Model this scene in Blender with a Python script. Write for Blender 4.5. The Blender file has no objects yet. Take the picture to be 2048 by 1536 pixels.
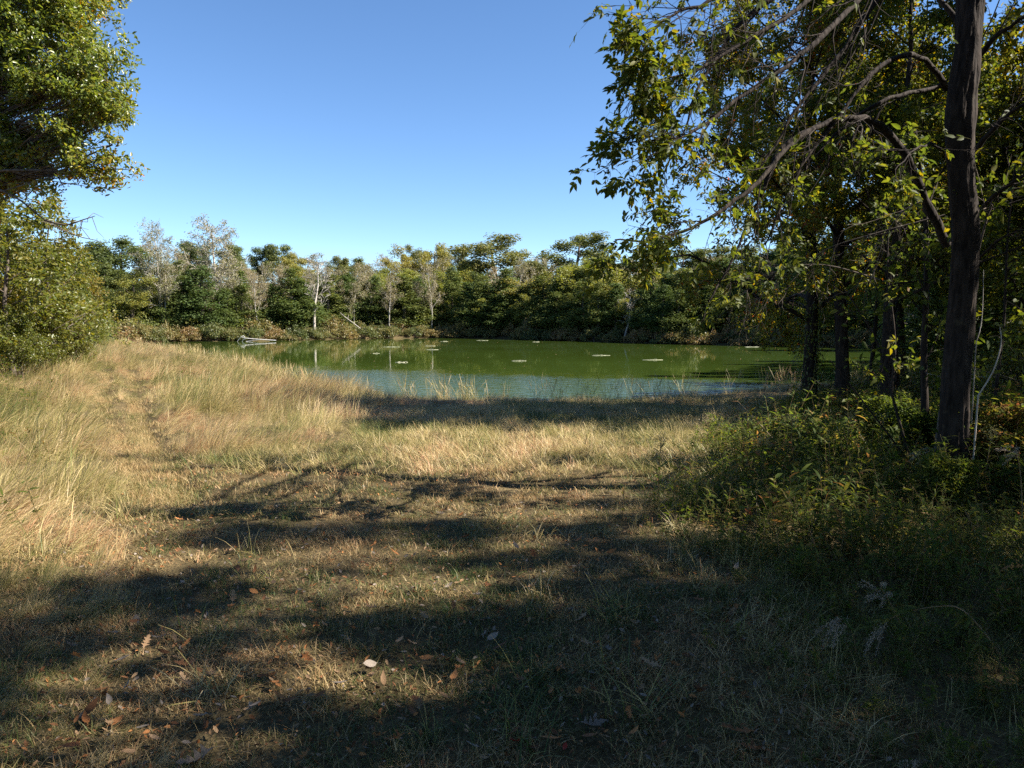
import bpy, math, random
import numpy as np
from mathutils import Vector

# ------------------------------------------------------------------ camera, sky, sun, exposure
SC = bpy.context.scene
COL = SC.collection
EYE = 2.65                 # eye height above the pond surface (z = 0)
F = 1547.0                 # focal length in pixels of the 2048 px wide photograph
PITCH = math.atan(128 / F)

cam_d = bpy.data.cameras.new('camera')
cam_d.sensor_width = 36.0
cam_d.lens = 36.0 * F / 2048
cam_d.clip_start = 0.05
cam_d.clip_end = 3000
cam = bpy.data.objects.new('camera', cam_d)
cam.location = (0, 0, EYE)
cam.rotation_euler = (math.pi / 2 - PITCH, 0, 0)
COL.objects.link(cam)
SC.camera = cam

SUN_EL, SUN_FWD = math.radians(43), math.radians(-9)      # sun on the right, a little behind the camera
sun_dir = Vector((math.cos(SUN_FWD) * math.cos(SUN_EL), math.sin(SUN_FWD) * math.cos(SUN_EL), math.sin(SUN_EL)))
world = bpy.data.worlds.new('World')
SC.world = world
world.use_nodes = True
wn = world.node_tree.nodes
wl = world.node_tree.links
bg = wn['Background']
sky = wn.new('ShaderNodeTexSky')
sky.sky_type = 'NISHITA'
sky.sun_disc = False
sky.sun_elevation = SUN_EL
sky.sun_rotation = math.atan2(sun_dir.x, sun_dir.y)
sky.altitude = 200
sky.air_density = 0.78
sky.dust_density = 0.0
sky.ozone_density = 4.0
hsv = wn.new('ShaderNodeHueSaturation')
hsv.inputs['Saturation'].default_value = 1.08
wl.new(sky.outputs[0], hsv.inputs['Color'])
wl.new(hsv.outputs[0], bg.inputs['Color'])
bg.inputs['Strength'].default_value = 0.0625

sun_d = bpy.data.lights.new('sun', 'SUN')
sun_d.energy = 5.0
sun_d.angle = math.radians(0.53)
sun_d.color = (1.0, 0.94, 0.85)
sun = bpy.data.objects.new('sun', sun_d)
sun.rotation_euler = sun_dir.to_track_quat('Z', 'Y').to_euler()
COL.objects.link(sun)

SC.view_settings.view_transform = 'Standard'
SC.view_settings.look = 'None'
SC.view_settings.exposure = 1.82
SC.view_settings.gamma = 1.0
SC.view_settings.use_curve_mapping = False
SC.cycles.max_bounces = 8
SC.cycles.diffuse_bounces = 3
SC.cycles.transmission_bounces = 4
SC.cycles.glossy_bounces = 3
SC.cycles.use_denoising = False

RNG = np.random.default_rng(7)

# ------------------------------------------------------------------ photograph <-> place
CP, SP = math.cos(PITCH), math.sin(PITCH)


def at(px, py, D):
    """World point seen at photo pixel (px, py) whose distance straight ahead (world y) is D."""
    u, v = (px - 1024) / F, (768 - py) / F
    d = np.array([u, CP + v * SP, v * CP - SP])
    return np.array([0, 0, EYE]) + d * (D / d[1])


def at_z(px, py, z):
    u, v = (px - 1024) / F, (768 - py) / F
    d = np.array([u, CP + v * SP, v * CP - SP])
    return np.array([0, 0, EYE]) + d * ((z - EYE) / d[2])


def smooth(a, b, x):
    t = np.clip((np.asarray(x, float) - a) / (b - a), 0, 1)
    return t * t * (3 - 2 * t)


_NT = np.random.default_rng(11).random((64, 64))


def vnoise(x, y, s=1.0, o=0):
    x = np.asarray(x, float) / s + 17.3 * o + 1000
    y = np.asarray(y, float) / s + 9.7 * o + 1000
    xi, yi = np.floor(x).astype(int), np.floor(y).astype(int)
    fx, fy = x - xi, y - yi
    fx, fy = fx * fx * (3 - 2 * fx), fy * fy * (3 - 2 * fy)
    g = lambda a, b: _NT[a % 64, b % 64]
    return (g(xi, yi) * (1 - fx) + g(xi + 1, yi) * fx) * (1 - fy) + (g(xi, yi + 1) * (1 - fx) + g(xi + 1, yi + 1) * fx) * fy


# pond outline (water level z = 0), counter-clockwise from the near shore
POND = np.array([(-0.5, 24.6), (4.6, 25.2), (10, 29.6), (14.5, 32), (19, 36), (24, 41), (29, 47), (35, 56), (37, 65), (30, 77), (22, 82), (16.9, 86),
                 (10.8, 95), (2, 104), (-8, 113), (-16, 112), (-24, 107), (-33, 98), (-41, 95), (-45, 90), (-42, 83), (-33, 71), (-23, 56),
                 (-16, 45), (-11.5, 37), (-7.3, 29.6), (-3.8, 25.8)], float)


def catmull(P, k=4, closed=True):
    P = np.asarray(P, float)
    n = len(P)
    out = []
    for i in range(n if closed else n - 1):
        if closed:
            a, b, c, d = P[(i - 1) % n], P[i], P[(i + 1) % n], P[(i + 2) % n]
        else:
            a, b, c, d = P[max(i - 1, 0)], P[i], P[i + 1], P[min(i + 2, n - 1)]
        for t in np.arange(k) / k:
            out.append(0.5 * (2 * b + (c - a) * t + (2 * a - 5 * b + 4 * c - d) * t * t + (3 * b - a - 3 * c + d) * t ** 3))
    if not closed:
        out.append(P[-1])
    return np.array(out)


PONDS = catmull(POND, 3)


def shore(x, y):
    """Signed distance to the shoreline: positive on land."""
    x, y = np.asarray(x, float), np.asarray(y, float)
    best = np.full(x.shape, 1e9)
    inside = np.zeros(x.shape, bool)
    A, B = PONDS, np.roll(PONDS, -1, 0)
    for (ax, ay), (bx, by) in zip(A, B):
        dx, dy = bx - ax, by - ay
        t = np.clip(((x - ax) * dx + (y - ay) * dy) / (dx * dx + dy * dy), 0, 1)
        best = np.minimum(best, (x - ax - t * dx) ** 2 + (y - ay - t * dy) ** 2)
        c = ((ay > y) != (by > y)) & (x < dx * (y - ay) / (dy if dy else 1e-9) + ax)
        inside ^= c
    d = np.sqrt(best)
    return np.where(inside, -d, d)


# wheel ruts on the bank: two tracks
def rut_line(px):
    return catmull(np.array(px, float), 5, False)


def seg_dist(x, y, L):
    best = np.full(np.shape(x), 1e9)
    for (ax, ay), (bx, by) in zip(L[:-1], L[1:]):
        dx, dy = bx - ax, by - ay
        t = np.clip(((x - ax) * dx + (y - ay) * dy) / (dx * dx + dy * dy), 0, 1)
        best = np.minimum(best, (x - ax - t * dx) ** 2 + (y - ay - t * dy) ** 2)
    return np.sqrt(best)


_rg = [at_z(p, q, 0.95)[:2] for p, q in ((370, 985), (318, 900), (285, 840), (268, 790), (262, 750), (258, 725))]
_lg = [at_z(p, q, 0.95)[:2] for p, q in ((315, 985), (262, 900), (225, 840), (206, 790), (205, 750), (212, 725))]
RUTS = [rut_line(_rg), rut_line(_lg)]


def H(x, y):
    x, y = np.asarray(x, float), np.asarray(y, float)
    d = shore(x, y)
    land = 0.12 * (1 - np.exp(-np.maximum(d, 0) / 0.7)) + 0.85 * (1 - np.exp(-np.maximum(d, 0) / 9.0))
    land = land + 0.25 * smooth(-6, -22, x) * smooth(2, 10, d) * smooth(70, 40, y)
    far = smooth(60, 110, y)
    land = land + far * (0.2 * smooth(0.3, 2.0, d) + 0.13 * np.clip(d - 8, 0, 80))
    land = land + smooth(1, 4, d) * ((0.10 + 0.14 * smooth(-2, -4, x - .0 * y) * smooth(8, 11, y + 0 * x)) * (vnoise(x, y, 2.3) - 0.5) + 0.05 * (vnoise(x, y, 0.8, 2) - 0.5))
    rd = np.minimum(seg_dist(x, y, RUTS[0]), seg_dist(x, y, RUTS[1]))
    land = land - 0.10 * smooth(0.38, 0.12, rd)
    return np.where(d > 0, land, np.maximum(-1.6, d * 0.35))


def Hs(x, y):
    return float(H(np.array([x]), np.array([y]))[0])


def gp(px, py):
    """Ground point seen at a photo pixel."""
    z = 0.9
    for _ in range(12):
        p = at_z(px, py, z)
        z = 0.5 * z + 0.5 * Hs(p[0], p[1])
    return np.array([p[0], p[1], Hs(p[0], p[1])])


# ------------------------------------------------------------------ mesh helpers
class Geo:
    def __init__(self):
        self.V, self.Q, self.T, self.n = [], [], [], 0
        self.mq, self.mt = [], []

    def add(self, V, Fc, m=0):
        V = np.asarray(V, float).reshape(-1, 3)
        Fc = np.asarray(Fc, int)
        if len(Fc):
            if Fc.shape[1] == 4:
                self.Q.append(Fc + self.n); self.mq.append(np.full(len(Fc), m))
            else:
                self.T.append(Fc + self.n); self.mt.append(np.full(len(Fc), m))
        self.V.append(V)
        self.n += len(V)

    def mesh(self, name, mats, smooth_=False):
        V = np.concatenate(self.V) if self.V else np.zeros((0, 3))
        me = bpy.data.meshes.new(name)
        q = np.concatenate(self.Q) if self.Q else np.zeros((0, 4), int)
        t = np.concatenate(self.T) if self.T else np.zeros((0, 3), int)
        me.vertices.add(len(V))
        me.vertices.foreach_set('co', V.astype(np.float32).ravel())
        loops = np.concatenate([q.ravel(), t.ravel()]).astype(np.int32)
        me.loops.add(len(loops))
        me.loops.foreach_set('vertex_index', loops)
        starts = np.concatenate([np.arange(len(q)) * 4, len(q) * 4 + np.arange(len(t)) * 3]).astype(np.int32)
        me.polygons.add(len(starts))
        me.polygons.foreach_set('loop_start', starts)
        mi = np.concatenate((self.mq or [np.zeros(0)]) + (self.mt or [np.zeros(0)])).astype(np.int32)
        for m in (mats if isinstance(mats, (list, tuple)) else [mats]):
            me.materials.append(m)
        if len(mi) and mi.max() > 0:
            me.polygons.foreach_set('material_index', mi)
        if smooth_:
            me.polygons.foreach_set('use_smooth', np.ones(len(starts), bool))
        me.update(calc_edges=True)
        return me

    def build(self, name, mats, parent=None, smooth_=False, loc=None):
        return link(name, self.mesh(name, mats, smooth_), parent, loc)


def link(name, me, parent=None, loc=None):
    o = bpy.data.objects.new(name, me)
    COL.objects.link(o)
    if parent is not None:
        o.parent = parent
    if loc is not None:
        o.location = loc
    return o


def empty(name, loc):
    o = bpy.data.objects.new(name, None)
    o.empty_display_size = 0.3
    o.location = loc
    COL.objects.link(o)
    return o


def tag(o, label=None, cat=None, group=None, kind=None):
    if label: o['label'] = label
    if cat: o['category'] = cat
    if group: o['group'] = group
    if kind: o['kind'] = kind
    return o


KIDS = {}


def copy_tree(root):
    r = root.copy(); COL.objects.link(r)
    for ch in root.children:
        c = ch.copy(); COL.objects.link(c); c.parent = r
        for g in ch.children:
            d = g.copy(); COL.objects.link(d); d.parent = c
    return r


def norm(v):
    return v / (np.linalg.norm(v, axis=-1, keepdims=True) + 1e-12)


def tube(g, pts, rad, sides=5, m=0, cap=True):
    P = np.asarray(pts, float)
    rad = np.broadcast_to(np.asarray(rad, float), (len(P),))
    T = np.gradient(P, axis=0)
    T = norm(T)
    ref = np.array([0.0, 0, 1]) if abs(T[:, 2]).mean() < 0.8 else np.array([1.0, 0, 0])
    A = norm(np.cross(T, ref)); B = np.cross(T, A)
    a = np.arange(sides) * 2 * math.pi / sides
    R = P[:, None, :] + rad[:, None, None] * (np.cos(a)[None, :, None] * A[:, None, :] + np.sin(a)[None, :, None] * B[:, None, :])
    n = len(P)
    i = np.arange(n - 1)[:, None] * sides
    j = np.arange(sides)[None, :]
    k = (j + 1) % sides
    Fq = np.stack([i + j, i + k, i + sides + k, i + sides + j], -1).reshape(-1, 4)
    g.add(R.reshape(-1, 3), Fq, m)
    if cap:
        b = (n - 1) * sides
        tip = P[-1] + T[-1] * rad[-1]
        g.add(np.concatenate([R[-1], tip[None]]), [(q, (q + 1) % sides, sides) for q in range(sides)], m)


def rand_dirs(n, rng):
    return norm(rng.normal(size=(n, 3)))


def frames(n, rng=None, tangent=None):
    """Rotation matrices whose z axis is n; the x axis random, or as near to tangent as it can be."""
    n = norm(n)
    t = rng.normal(size=n.shape) if tangent is None else tangent
    x = norm(t - (t * n).sum(-1, keepdims=True) * n)
    y = np.cross(n, x)
    return np.stack([x, y, n], -1)


# leaf prototypes: lie along +x from the origin, z up, unit length
LEAF2 = (np.array([(0, 0, 0), (0.45, -0.27, 0.10), (1, 0, -0.05), (0.45, 0.27, 0.10)]), np.array([(0, 1, 2), (0, 2, 3)]))
LEAF6 = (np.array([(0, 0, 0), (0.45, 0, -0.02), (1, 0, -0.12), (0.25, -0.20, 0.07), (0.62, -0.19, 0.05), (0.25, 0.20, 0.07), (0.62, 0.19, 0.05)]),
         np.array([(0, 3, 1), (3, 4, 1), (1, 4, 2), (0, 1, 5), (5, 1, 6), (1, 2, 6)]))
LANCE = (np.array([(0, 0, 0), (0.3, -0.085, 0.06), (0.3, 0.085, 0.06), (0.65, -0.07, 0.02), (0.65, 0.07, 0.02), (1, 0, -0.16)]),
         np.array([(0, 1, 2), (1, 3, 4), (1, 4, 2), (3, 5, 4)]))


def compound(rng, pairs=2):
    """A pinnate leaf: a thin stalk with paired leaflets and an end one."""
    V, Fc, n = [], [], 0
    L = 1.0
    spots = []
    for k in range(pairs):
        x = 0.38 + 0.36 * k / max(1, pairs - 1) * 0.9
        for s in (-1, 1):
            spots.append((x, s * rng.uniform(0.75, 1.1), rng.uniform(0.40, 0.52)))
    spots.append((0.76, 0.0, rng.uniform(0.48, 0.6)))
    for x, ang, ln in spots:
        v = LEAF6[0] * np.array([ln, ln * 1.12, ln])
        tw = rng.uniform(-0.5, 0.5)
        v = v @ np.array([[1, 0, 0], [0, math.cos(tw), math.sin(tw)], [0, -math.sin(tw), math.cos(tw)]])
        c, s = math.cos(ang), math.sin(ang)
        v = v @ np.array([[c, s, 0], [-s, c, 0], [0, 0, 1]])
        v = v + np.array([x, 0, -0.25 * x * x])
        v[:, 2] += -0.22 * np.abs(v[:, 1]) + rng.uniform(-0.04, 0.04)
        V.append(v); Fc.append(LEAF6[1] + n); n += len(v)
    st = np.array([(0, -0.008, 0), (0, 0.008, 0), (0.4, 0.008, -0.04), (0.4, -0.008, -0.04), (0.78, 0.006, -0.15), (0.78, -0.006, -0.15)])
    V.append(st); Fc.append(np.array([(0, 1, 2), (0, 2, 3), (3, 2, 4), (3, 4, 5)]) + n)
    return np.concatenate(V), np.concatenate(Fc)


def replicate(g, proto, C, R, s, m=0):
    V, Fc = proto
    N = len(C)
    s = np.broadcast_to(np.asarray(s, float), (N,))
    W = np.einsum('nij,vj->nvi', R, V) * s[:, None, None] + C[:, None, :]
    FF = (Fc[None] + (np.arange(N) * len(V))[:, None, None]).reshape(-1, Fc.shape[1])
    g.add(W.reshape(-1, 3), FF, m)


# ------------------------------------------------------------------ materials
def new_mat(name):
    m = bpy.data.materials.new(name)
    m.use_nodes = True
    m.node_tree.nodes.clear()
    return m, m.node_tree.nodes, m.node_tree.links


def ramp(nodes, stops):
    r = nodes.new('ShaderNodeValToRGB')
    el = r.color_ramp.elements
    while len(el) < len(stops):
        el.new(0.5)
    for e, (p, c) in zip(el, stops):
        e.position = p
        e.color = (*c, 1)
    return r


def math_(nodes, links, op, a, b=None, clamp=False):
    n = nodes.new('ShaderNodeMath')
    n.operation = op
    n.use_clamp = clamp
    for i, v in enumerate((a, b)):
        if v is None: continue
        if isinstance(v, (int, float)): n.inputs[i].default_value = v
        else: links.new(v, n.inputs[i])
    return n.outputs[0]


def leaf_mat(name, stops, trans=0.45, rough=0.45, spec=0.35, obj_var=0.35, isl_var=0.7, bright=1.0, noise_scale=0.0):
    """Leaf surface: reflects, and lets light through; colour differs from leaf to leaf and plant to plant."""
    m, N, L = new_mat(name)
    out = N.new('ShaderNodeOutputMaterial')
    geo = N.new('ShaderNodeNewGeometry')
    oi = N.new('ShaderNodeObjectInfo')
    f = math_(N, L, 'ADD', math_(N, L, 'MULTIPLY', geo.outputs['Random Per Island'], isl_var), math_(N, L, 'MULTIPLY', oi.outputs['Random'], obj_var))
    if noise_scale:
        tx = N.new('ShaderNodeTexNoise'); tx.inputs['Scale'].default_value = noise_scale; tx.inputs['Detail'].default_value = 2
        L.new(geo.outputs['Position'], tx.inputs['Vector'])
        f = math_(N, L, 'ADD', f, math_(N, L, 'MULTIPLY', math_(N, L, 'SUBTRACT', tx.outputs['Fac'], 0.5), 1.0))
    r = ramp(N, [(p, tuple(min(1, x * bright) for x in c)) for p, c in stops])
    L.new(f, r.inputs[0])
    pb = N.new('ShaderNodeBsdfPrincipled')
    pb.inputs['Roughness'].default_value = rough
    pb.inputs['Specular IOR Level'].default_value = spec
    L.new(r.outputs[0], pb.inputs['Base Color'])
    tr = N.new('ShaderNodeBsdfTranslucent')
    hs = N.new('ShaderNodeHueSaturation')
    hs.inputs['Hue'].default_value = 0.485
    hs.inputs['Saturation'].default_value = 1.15
    hs.inputs['Value'].default_value = 1.9
    L.new(r.outputs[0], hs.inputs['Color'])
    L.new(hs.outputs[0], tr.inputs['Color'])
    mx = N.new('ShaderNodeMixShader')
    mx.inputs[0].default_value = trans
    L.new(pb.outputs[0], mx.inputs[1]); L.new(tr.outputs[0], mx.inputs[2])
    L.new(mx.outputs[0], out.inputs[0])
    return m


def bark_mat(name, c1, c2, scale=6.0, bump=0.6, stretch=6.0):
    m, N, L = new_mat(name)
    out = N.new('ShaderNodeOutputMaterial')
    tc = N.new('ShaderNodeTexCoord')
    mp = N.new('ShaderNodeMapping')
    mp.inputs['Scale'].default_value = (stretch, stretch, 1)
    L.new(tc.outputs['Object'], mp.inputs[0])
    nz = N.new('ShaderNodeTexNoise'); nz.inputs['Scale'].default_value = scale; nz.inputs['Detail'].default_value = 6
    L.new(mp.outputs[0], nz.inputs['Vector'])
    r = ramp(N, [(0.3, c1), (0.7, c2)])
    L.new(nz.outputs['Fac'], r.inputs[0])
    nz2 = N.new('ShaderNodeTexNoise'); nz2.inputs['Scale'].default_value = 9; nz2.inputs['Detail'].default_value = 3
    L.new(tc.outputs['Object'], nz2.inputs['Vector'])
    lr = ramp(N, [(0.60, (0, 0, 0)), (0.72, (1, 1, 1))])
    L.new(nz2.outputs['Fac'], lr.inputs[0])
    mx = N.new('ShaderNodeMix'); mx.data_type = 'RGBA'
    L.new(math_(N, L, 'MULTIPLY', lr.outputs[0], 0.55), mx.inputs['Factor'])
    L.new(r.outputs[0], mx.inputs['A'])
    mx.inputs['B'].default_value = (c2[0] * 1.6, c2[1] * 1.75, c2[2] * 1.5, 1)
    pb = N.new('ShaderNodeBsdfPrincipled')
    pb.inputs['Roughness'].default_value = 0.9
    pb.inputs['Specular IOR Level'].default_value = 0.15
    L.new(mx.outputs['Result'], pb.inputs['Base Color'])
    bp = N.new('ShaderNodeBump'); bp.inputs['Strength'].default_value = bump; bp.inputs['Distance'].default_value = 0.03
    L.new(nz.outputs['Fac'], bp.inputs['Height']); L.new(bp.outputs[0], pb.inputs['Normal'])
    L.new(pb.outputs[0], out.inputs[0])
    return m


def grass_mat(name, stops, trans=0.35, spread=0.55):
    """Grass blades: a per-clump attribute 'tint' picks the colour, single blades vary around it."""
    m, N, L = new_mat(name)
    out = N.new('ShaderNodeOutputMaterial')
    at_ = N.new('ShaderNodeAttribute'); at_.attribute_type = 'INSTANCER'; at_.attribute_name = 'tint'
    geo = N.new('ShaderNodeNewGeometry')
    f = math_(N, L, 'ADD', at_.outputs['Fac'], math_(N, L, 'MULTIPLY', math_(N, L, 'SUBTRACT', geo.outputs['Random Per Island'], 0.5), spread))
    r = ramp(N, stops)
    L.new(f, r.inputs[0])
    pb = N.new('ShaderNodeBsdfPrincipled')
    pb.inputs['Roughness'].default_value = 0.5
    pb.inputs['Specular IOR Level'].default_value = 0.3
    L.new(r.outputs[0], pb.inputs['Base Color'])
    tr = N.new('ShaderNodeBsdfTranslucent')
    L.new(r.outputs[0], tr.inputs['Color'])
    mx = N.new('ShaderNodeMixShader'); mx.inputs[0].default_value = trans
    L.new(pb.outputs[0], mx.inputs[1]); L.new(tr.outputs[0], mx.inputs[2])
    L.new(mx.outputs[0], out.inputs[0])
    return m


M_BARK_DARK = bark_mat('bark_dark', (0.010, 0.0075, 0.006), (0.040, 0.030, 0.024), 5, 1.0, 4)
M_BARK_FAR = bark_mat('bark_far', (0.045, 0.036, 0.028), (0.13, 0.105, 0.08), 2, 0.4, 3)
M_BARK_PALE = bark_mat('bark_pale', (0.19, 0.165, 0.135), (0.42, 0.38, 0.33), 2, 0.3, 3)
M_TWIG = bark_mat('bark_twig', (0.045, 0.035, 0.028), (0.15, 0.12, 0.095), 5, 0.3, 2)
M_TWIG_GREY = bark_mat('bark_twig_grey', (0.20, 0.175, 0.145), (0.42, 0.38, 0.33), 5, 0.2, 2)
M_WOOD_WHITE = bark_mat('bleached_wood', (0.36, 0.34, 0.31), (0.60, 0.57, 0.53), 3, 0.2, 2)

M_ASH = leaf_mat('leaf_ash', [(0.0, (0.032, 0.048, 0.011)), (0.5, (0.060, 0.080, 0.015)), (0.82, (0.105, 0.112, 0.020)), (0.96, (0.17, 0.135, 0.022)), (1.0, (0.13, 0.07, 0.022))], trans=0.5, spec=0.2, rough=0.55, obj_var=0.2, isl_var=0.8, bright=1.0)
M_YEL = leaf_mat('leaf_autumn', [(0.0, (0.050, 0.065, 0.014)), (0.45, (0.095, 0.108, 0.020)), (0.8, (0.155, 0.145, 0.026)), (0.96, (0.19, 0.125, 0.025)), (1.0, (0.19, 0.065, 0.02))], trans=0.5, spec=0.25, obj_var=0.2, isl_var=0.85, bright=1.1)
M_OAK = leaf_mat('leaf_oak', bright=1.18, stops=[(0.0, (0.062, 0.092, 0.019)), (0.5, (0.115, 0.142, 0.027)), (0.85, (0.17, 0.155, 0.03)), (0.97, (0.28, 0.13, 0.025))], trans=0.45, rough=0.33, spec=0.6, obj_var=0.1, isl_var=0.75, noise_scale=0.45)
M_SHRUB = leaf_mat('leaf_shrub', [(0.0, (0.045, 0.072, 0.014)), (0.5, (0.105, 0.115, 0.020)), (0.85, (0.18, 0.155, 0.030)), (1.0, (0.26, 0.15, 0.035))], trans=0.4, rough=0.4, spec=0.4, obj_var=0.45, isl_var=0.6)
M_CEDAR = leaf_mat('leaf_cedar', [(0.0, (0.040, 0.064, 0.017)), (0.5, (0.070, 0.100, 0.025)), (1.0, (0.130, 0.135, 0.035))], trans=0.25, rough=0.6, spec=0.2, obj_var=0.55, isl_var=0.5)
M_FAROAK = leaf_mat('leaf_far_oak', [(0.0, (0.050, 0.072, 0.020)), (0.5, (0.090, 0.110, 0.028)), (1.0, (0.16, 0.145, 0.045))], trans=0.3, rough=0.5, obj_var=0.5, isl_var=0.5)
M_FARYEL = leaf_mat('leaf_far_yellow', [(0.0, (0.085, 0.115, 0.025)), (0.5, (0.15, 0.165, 0.036)), (1.0, (0.24, 0.20, 0.055))], trans=0.4, obj_var=0.6, isl_var=0.4)
M_FARTAN = leaf_mat('leaf_far_tan', [(0.0, (0.13, 0.135, 0.052)), (0.5, (0.20, 0.175, 0.085)), (1.0, (0.28, 0.215, 0.12))], trans=0.3, obj_var=0.5, isl_var=0.5)
M_FARPALE = leaf_mat('leaf_far_pale', [(0.0, (0.12, 0.13, 0.05)), (0.5, (0.17, 0.165, 0.075)), (1.0, (0.23, 0.20, 0.09))], trans=0.3, obj_var=0.4, isl_var=0.6)
M_BUSH = leaf_mat('leaf_bush', [(0.0, (0.055, 0.075, 0.022)), (0.35, (0.10, 0.11, 0.035)), (0.6, (0.17, 0.145, 0.05)), (0.85, (0.22, 0.14, 0.065)), (1.0, (0.22, 0.10, 0.055))], trans=0.35, obj_var=0.62, isl_var=0.35)
M_WEED = leaf_mat('leaf_weed', [(0.0, (0.035, 0.060, 0.014)), (0.5, (0.075, 0.100, 0.020)), (0.75, (0.14, 0.130, 0.03)), (0.92, (0.22, 0.13, 0.05)), (1.0, (0.26, 0.12, 0.06))], trans=0.5, rough=0.6, spec=0.12, obj_var=0.5, isl_var=0.5)
M_FLUFF = leaf_mat('seed_fluff', [(0.0, (0.20, 0.165, 0.12)), (1.0, (0.34, 0.29, 0.22))], trans=0.4, rough=0.9, spec=0.05)
M_STEM = leaf_mat('plant_stem', [(0.0, (0.10, 0.09, 0.03)), (1.0, (0.20, 0.12, 0.06))], trans=0.1)
GR_STOPS = [(0.0, (0.060, 0.090, 0.020)), (0.25, (0.15, 0.165, 0.045)), (0.5, (0.32, 0.255, 0.09)), (0.75, (0.48, 0.365, 0.17)), (0.9, (0.57, 0.455, 0.26)), (1.0, (0.42, 0.22, 0.11))]
M_GRASS = grass_mat('grass_blades', GR_STOPS)
M_TURF = grass_mat('turf_blades', [(0.0, (0.040, 0.075, 0.018)), (0.3, (0.11, 0.125, 0.032)), (0.55, (0.29, 0.205, 0.085)), (0.85, (0.45, 0.325, 0.155)), (1.0, (0.36, 0.20, 0.09))])

# ground: thatch and soil
m, N, L = new_mat('ground_thatch')
out = N.new('ShaderNodeOutputMaterial')
geo = N.new('ShaderNodeNewGeometry')
n1 = N.new('ShaderNodeTexNoise'); n1.inputs['Scale'].default_value = 0.6; n1.inputs['Detail'].default_value = 8; n1.inputs['Roughness'].default_value = 0.7
n2 = N.new('ShaderNodeTexNoise'); n2.inputs['Scale'].default_value = 45; n2.inputs['Detail'].default_value = 4
L.new(geo.outputs['Position'], n1.inputs['Vector']); L.new(geo.outputs['Position'], n2.inputs['Vector'])
r1 = ramp(N, [(0.3, (0.055, 0.048, 0.022)), (0.55, (0.13, 0.095, 0.045)), (0.75, (0.20, 0.15, 0.075))])
L.new(n1.outputs['Fac'], r1.inputs[0])
r2 = ramp(N, [(0.3, (0.35, 0.35, 0.35)), (0.7, (1, 1, 1))])
L.new(n2.outputs['Fac'], r2.inputs[0])
mx = N.new('ShaderNodeMix'); mx.data_type = 'RGBA'; mx.blend_type = 'MULTIPLY'; mx.inputs['Factor'].default_value = 1
L.new(r1.outputs[0], mx.inputs['A']); L.new(r2.outputs[0], mx.inputs['B'])
pb = N.new('ShaderNodeBsdfPrincipled'); pb.inputs['Roughness'].default_value = 0.95; pb.inputs['Specular IOR Level'].default_value = 0.1
L.new(mx.outputs['Result'], pb.inputs['Base Color'])
bp = N.new('ShaderNodeBump'); bp.inputs['Strength'].default_value = 0.8; bp.inputs['Distance'].default_value = 0.03
L.new(n2.outputs['Fac'], bp.inputs['Height']); L.new(bp.outputs[0], pb.inputs['Normal'])
L.new(pb.outputs[0], out.inputs[0])
M_GROUND = m

# pond water: murky green, glassy under the far trees, ruffled by the breeze along the near shore
m, N, L = new_mat('pond_water')
out = N.new('ShaderNodeOutputMaterial')
geo = N.new('ShaderNodeNewGeometry')
sx = N.new('ShaderNodeSeparateXYZ'); L.new(geo.outputs['Position'], sx.inputs[0])
nb = N.new('ShaderNodeTexNoise'); nb.inputs['Scale'].default_value = 0.30; nb.inputs['Detail'].default_value = 6; nb.inputs['Roughness'].default_value = 0.65
L.new(geo.outputs['Position'], nb.inputs['Vector'])
# distance of the breeze line grows towards the west end of the pond
edge = math_(N, L, 'ADD', math_(N, L, 'MULTIPLY', sx.outputs['X'], -0.42), 37.0)
edge = math_(N, L, 'ADD', edge, math_(N, L, 'MULTIPLY', math_(N, L, 'SUBTRACT', nb.outputs['Fac'], 0.5), 11.0))
dd = math_(N, L, 'SUBTRACT', edge, sx.outputs['Y'])
wind = N.new('ShaderNodeMapRange'); wind.interpolation_type = 'SMOOTHSTEP'
wind.inputs['From Min'].default_value = -4.5; wind.inputs['From Max'].default_value = 3.5
L.new(dd, wind.inputs['Value'])
w1 = N.new('ShaderNodeTexNoise'); w1.inputs['Scale'].default_value = 2.6; w1.inputs['Detail'].default_value = 3
mp = N.new('ShaderNodeMapping'); mp.inputs['Scale'].default_value = (0.75, 1.5, 1)
L.new(geo.outputs['Position'], mp.inputs[0]); L.new(mp.outputs[0], w1.inputs['Vector'])
w2 = N.new('ShaderNodeTexNoise'); w2.inputs['Scale'].default_value = 0.55; w2.inputs['Detail'].default_value = 2
L.new(geo.outputs['Position'], w2.inputs['Vector'])
b1 = N.new('ShaderNodeBump'); b1.inputs['Distance'].default_value = 0.032
L.new(math_(N, L, 'MULTIPLY', wind.outputs[0], 1.0), b1.inputs['Strength'])
L.new(w1.outputs['Fac'], b1.inputs['Height'])
b2 = N.new('ShaderNodeBump'); b2.inputs['Strength'].default_value = 0.035; b2.inputs['Distance'].default_value = 0.10
L.new(w2.outputs['Fac'], b2.inputs['Height']); L.new(b1.outputs[0], b2.inputs['Normal'])
ca = N.new('ShaderNodeTexNoise'); ca.inputs['Scale'].default_value = 0.06; ca.inputs['Detail'].default_value = 5
L.new(geo.outputs['Position'], ca.inputs['Vector'])
cr = ramp(N, [(0.35, (0.034, 0.054, 0.008)), (0.65, (0.045, 0.073, 0.012))])
L.new(ca.outputs['Fac'], cr.inputs[0])
pb = N.new('ShaderNodeBsdfPrincipled')
L.new(cr.outputs[0], pb.inputs['Base Color'])
pb.inputs['Roughness'].default_value = 0.04
pb.inputs['IOR'].default_value = 1.333
L.new(b2.outputs[0], pb.inputs['Normal'])
L.new(pb.outputs[0], out.inputs[0])
M_WATER = m


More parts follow.
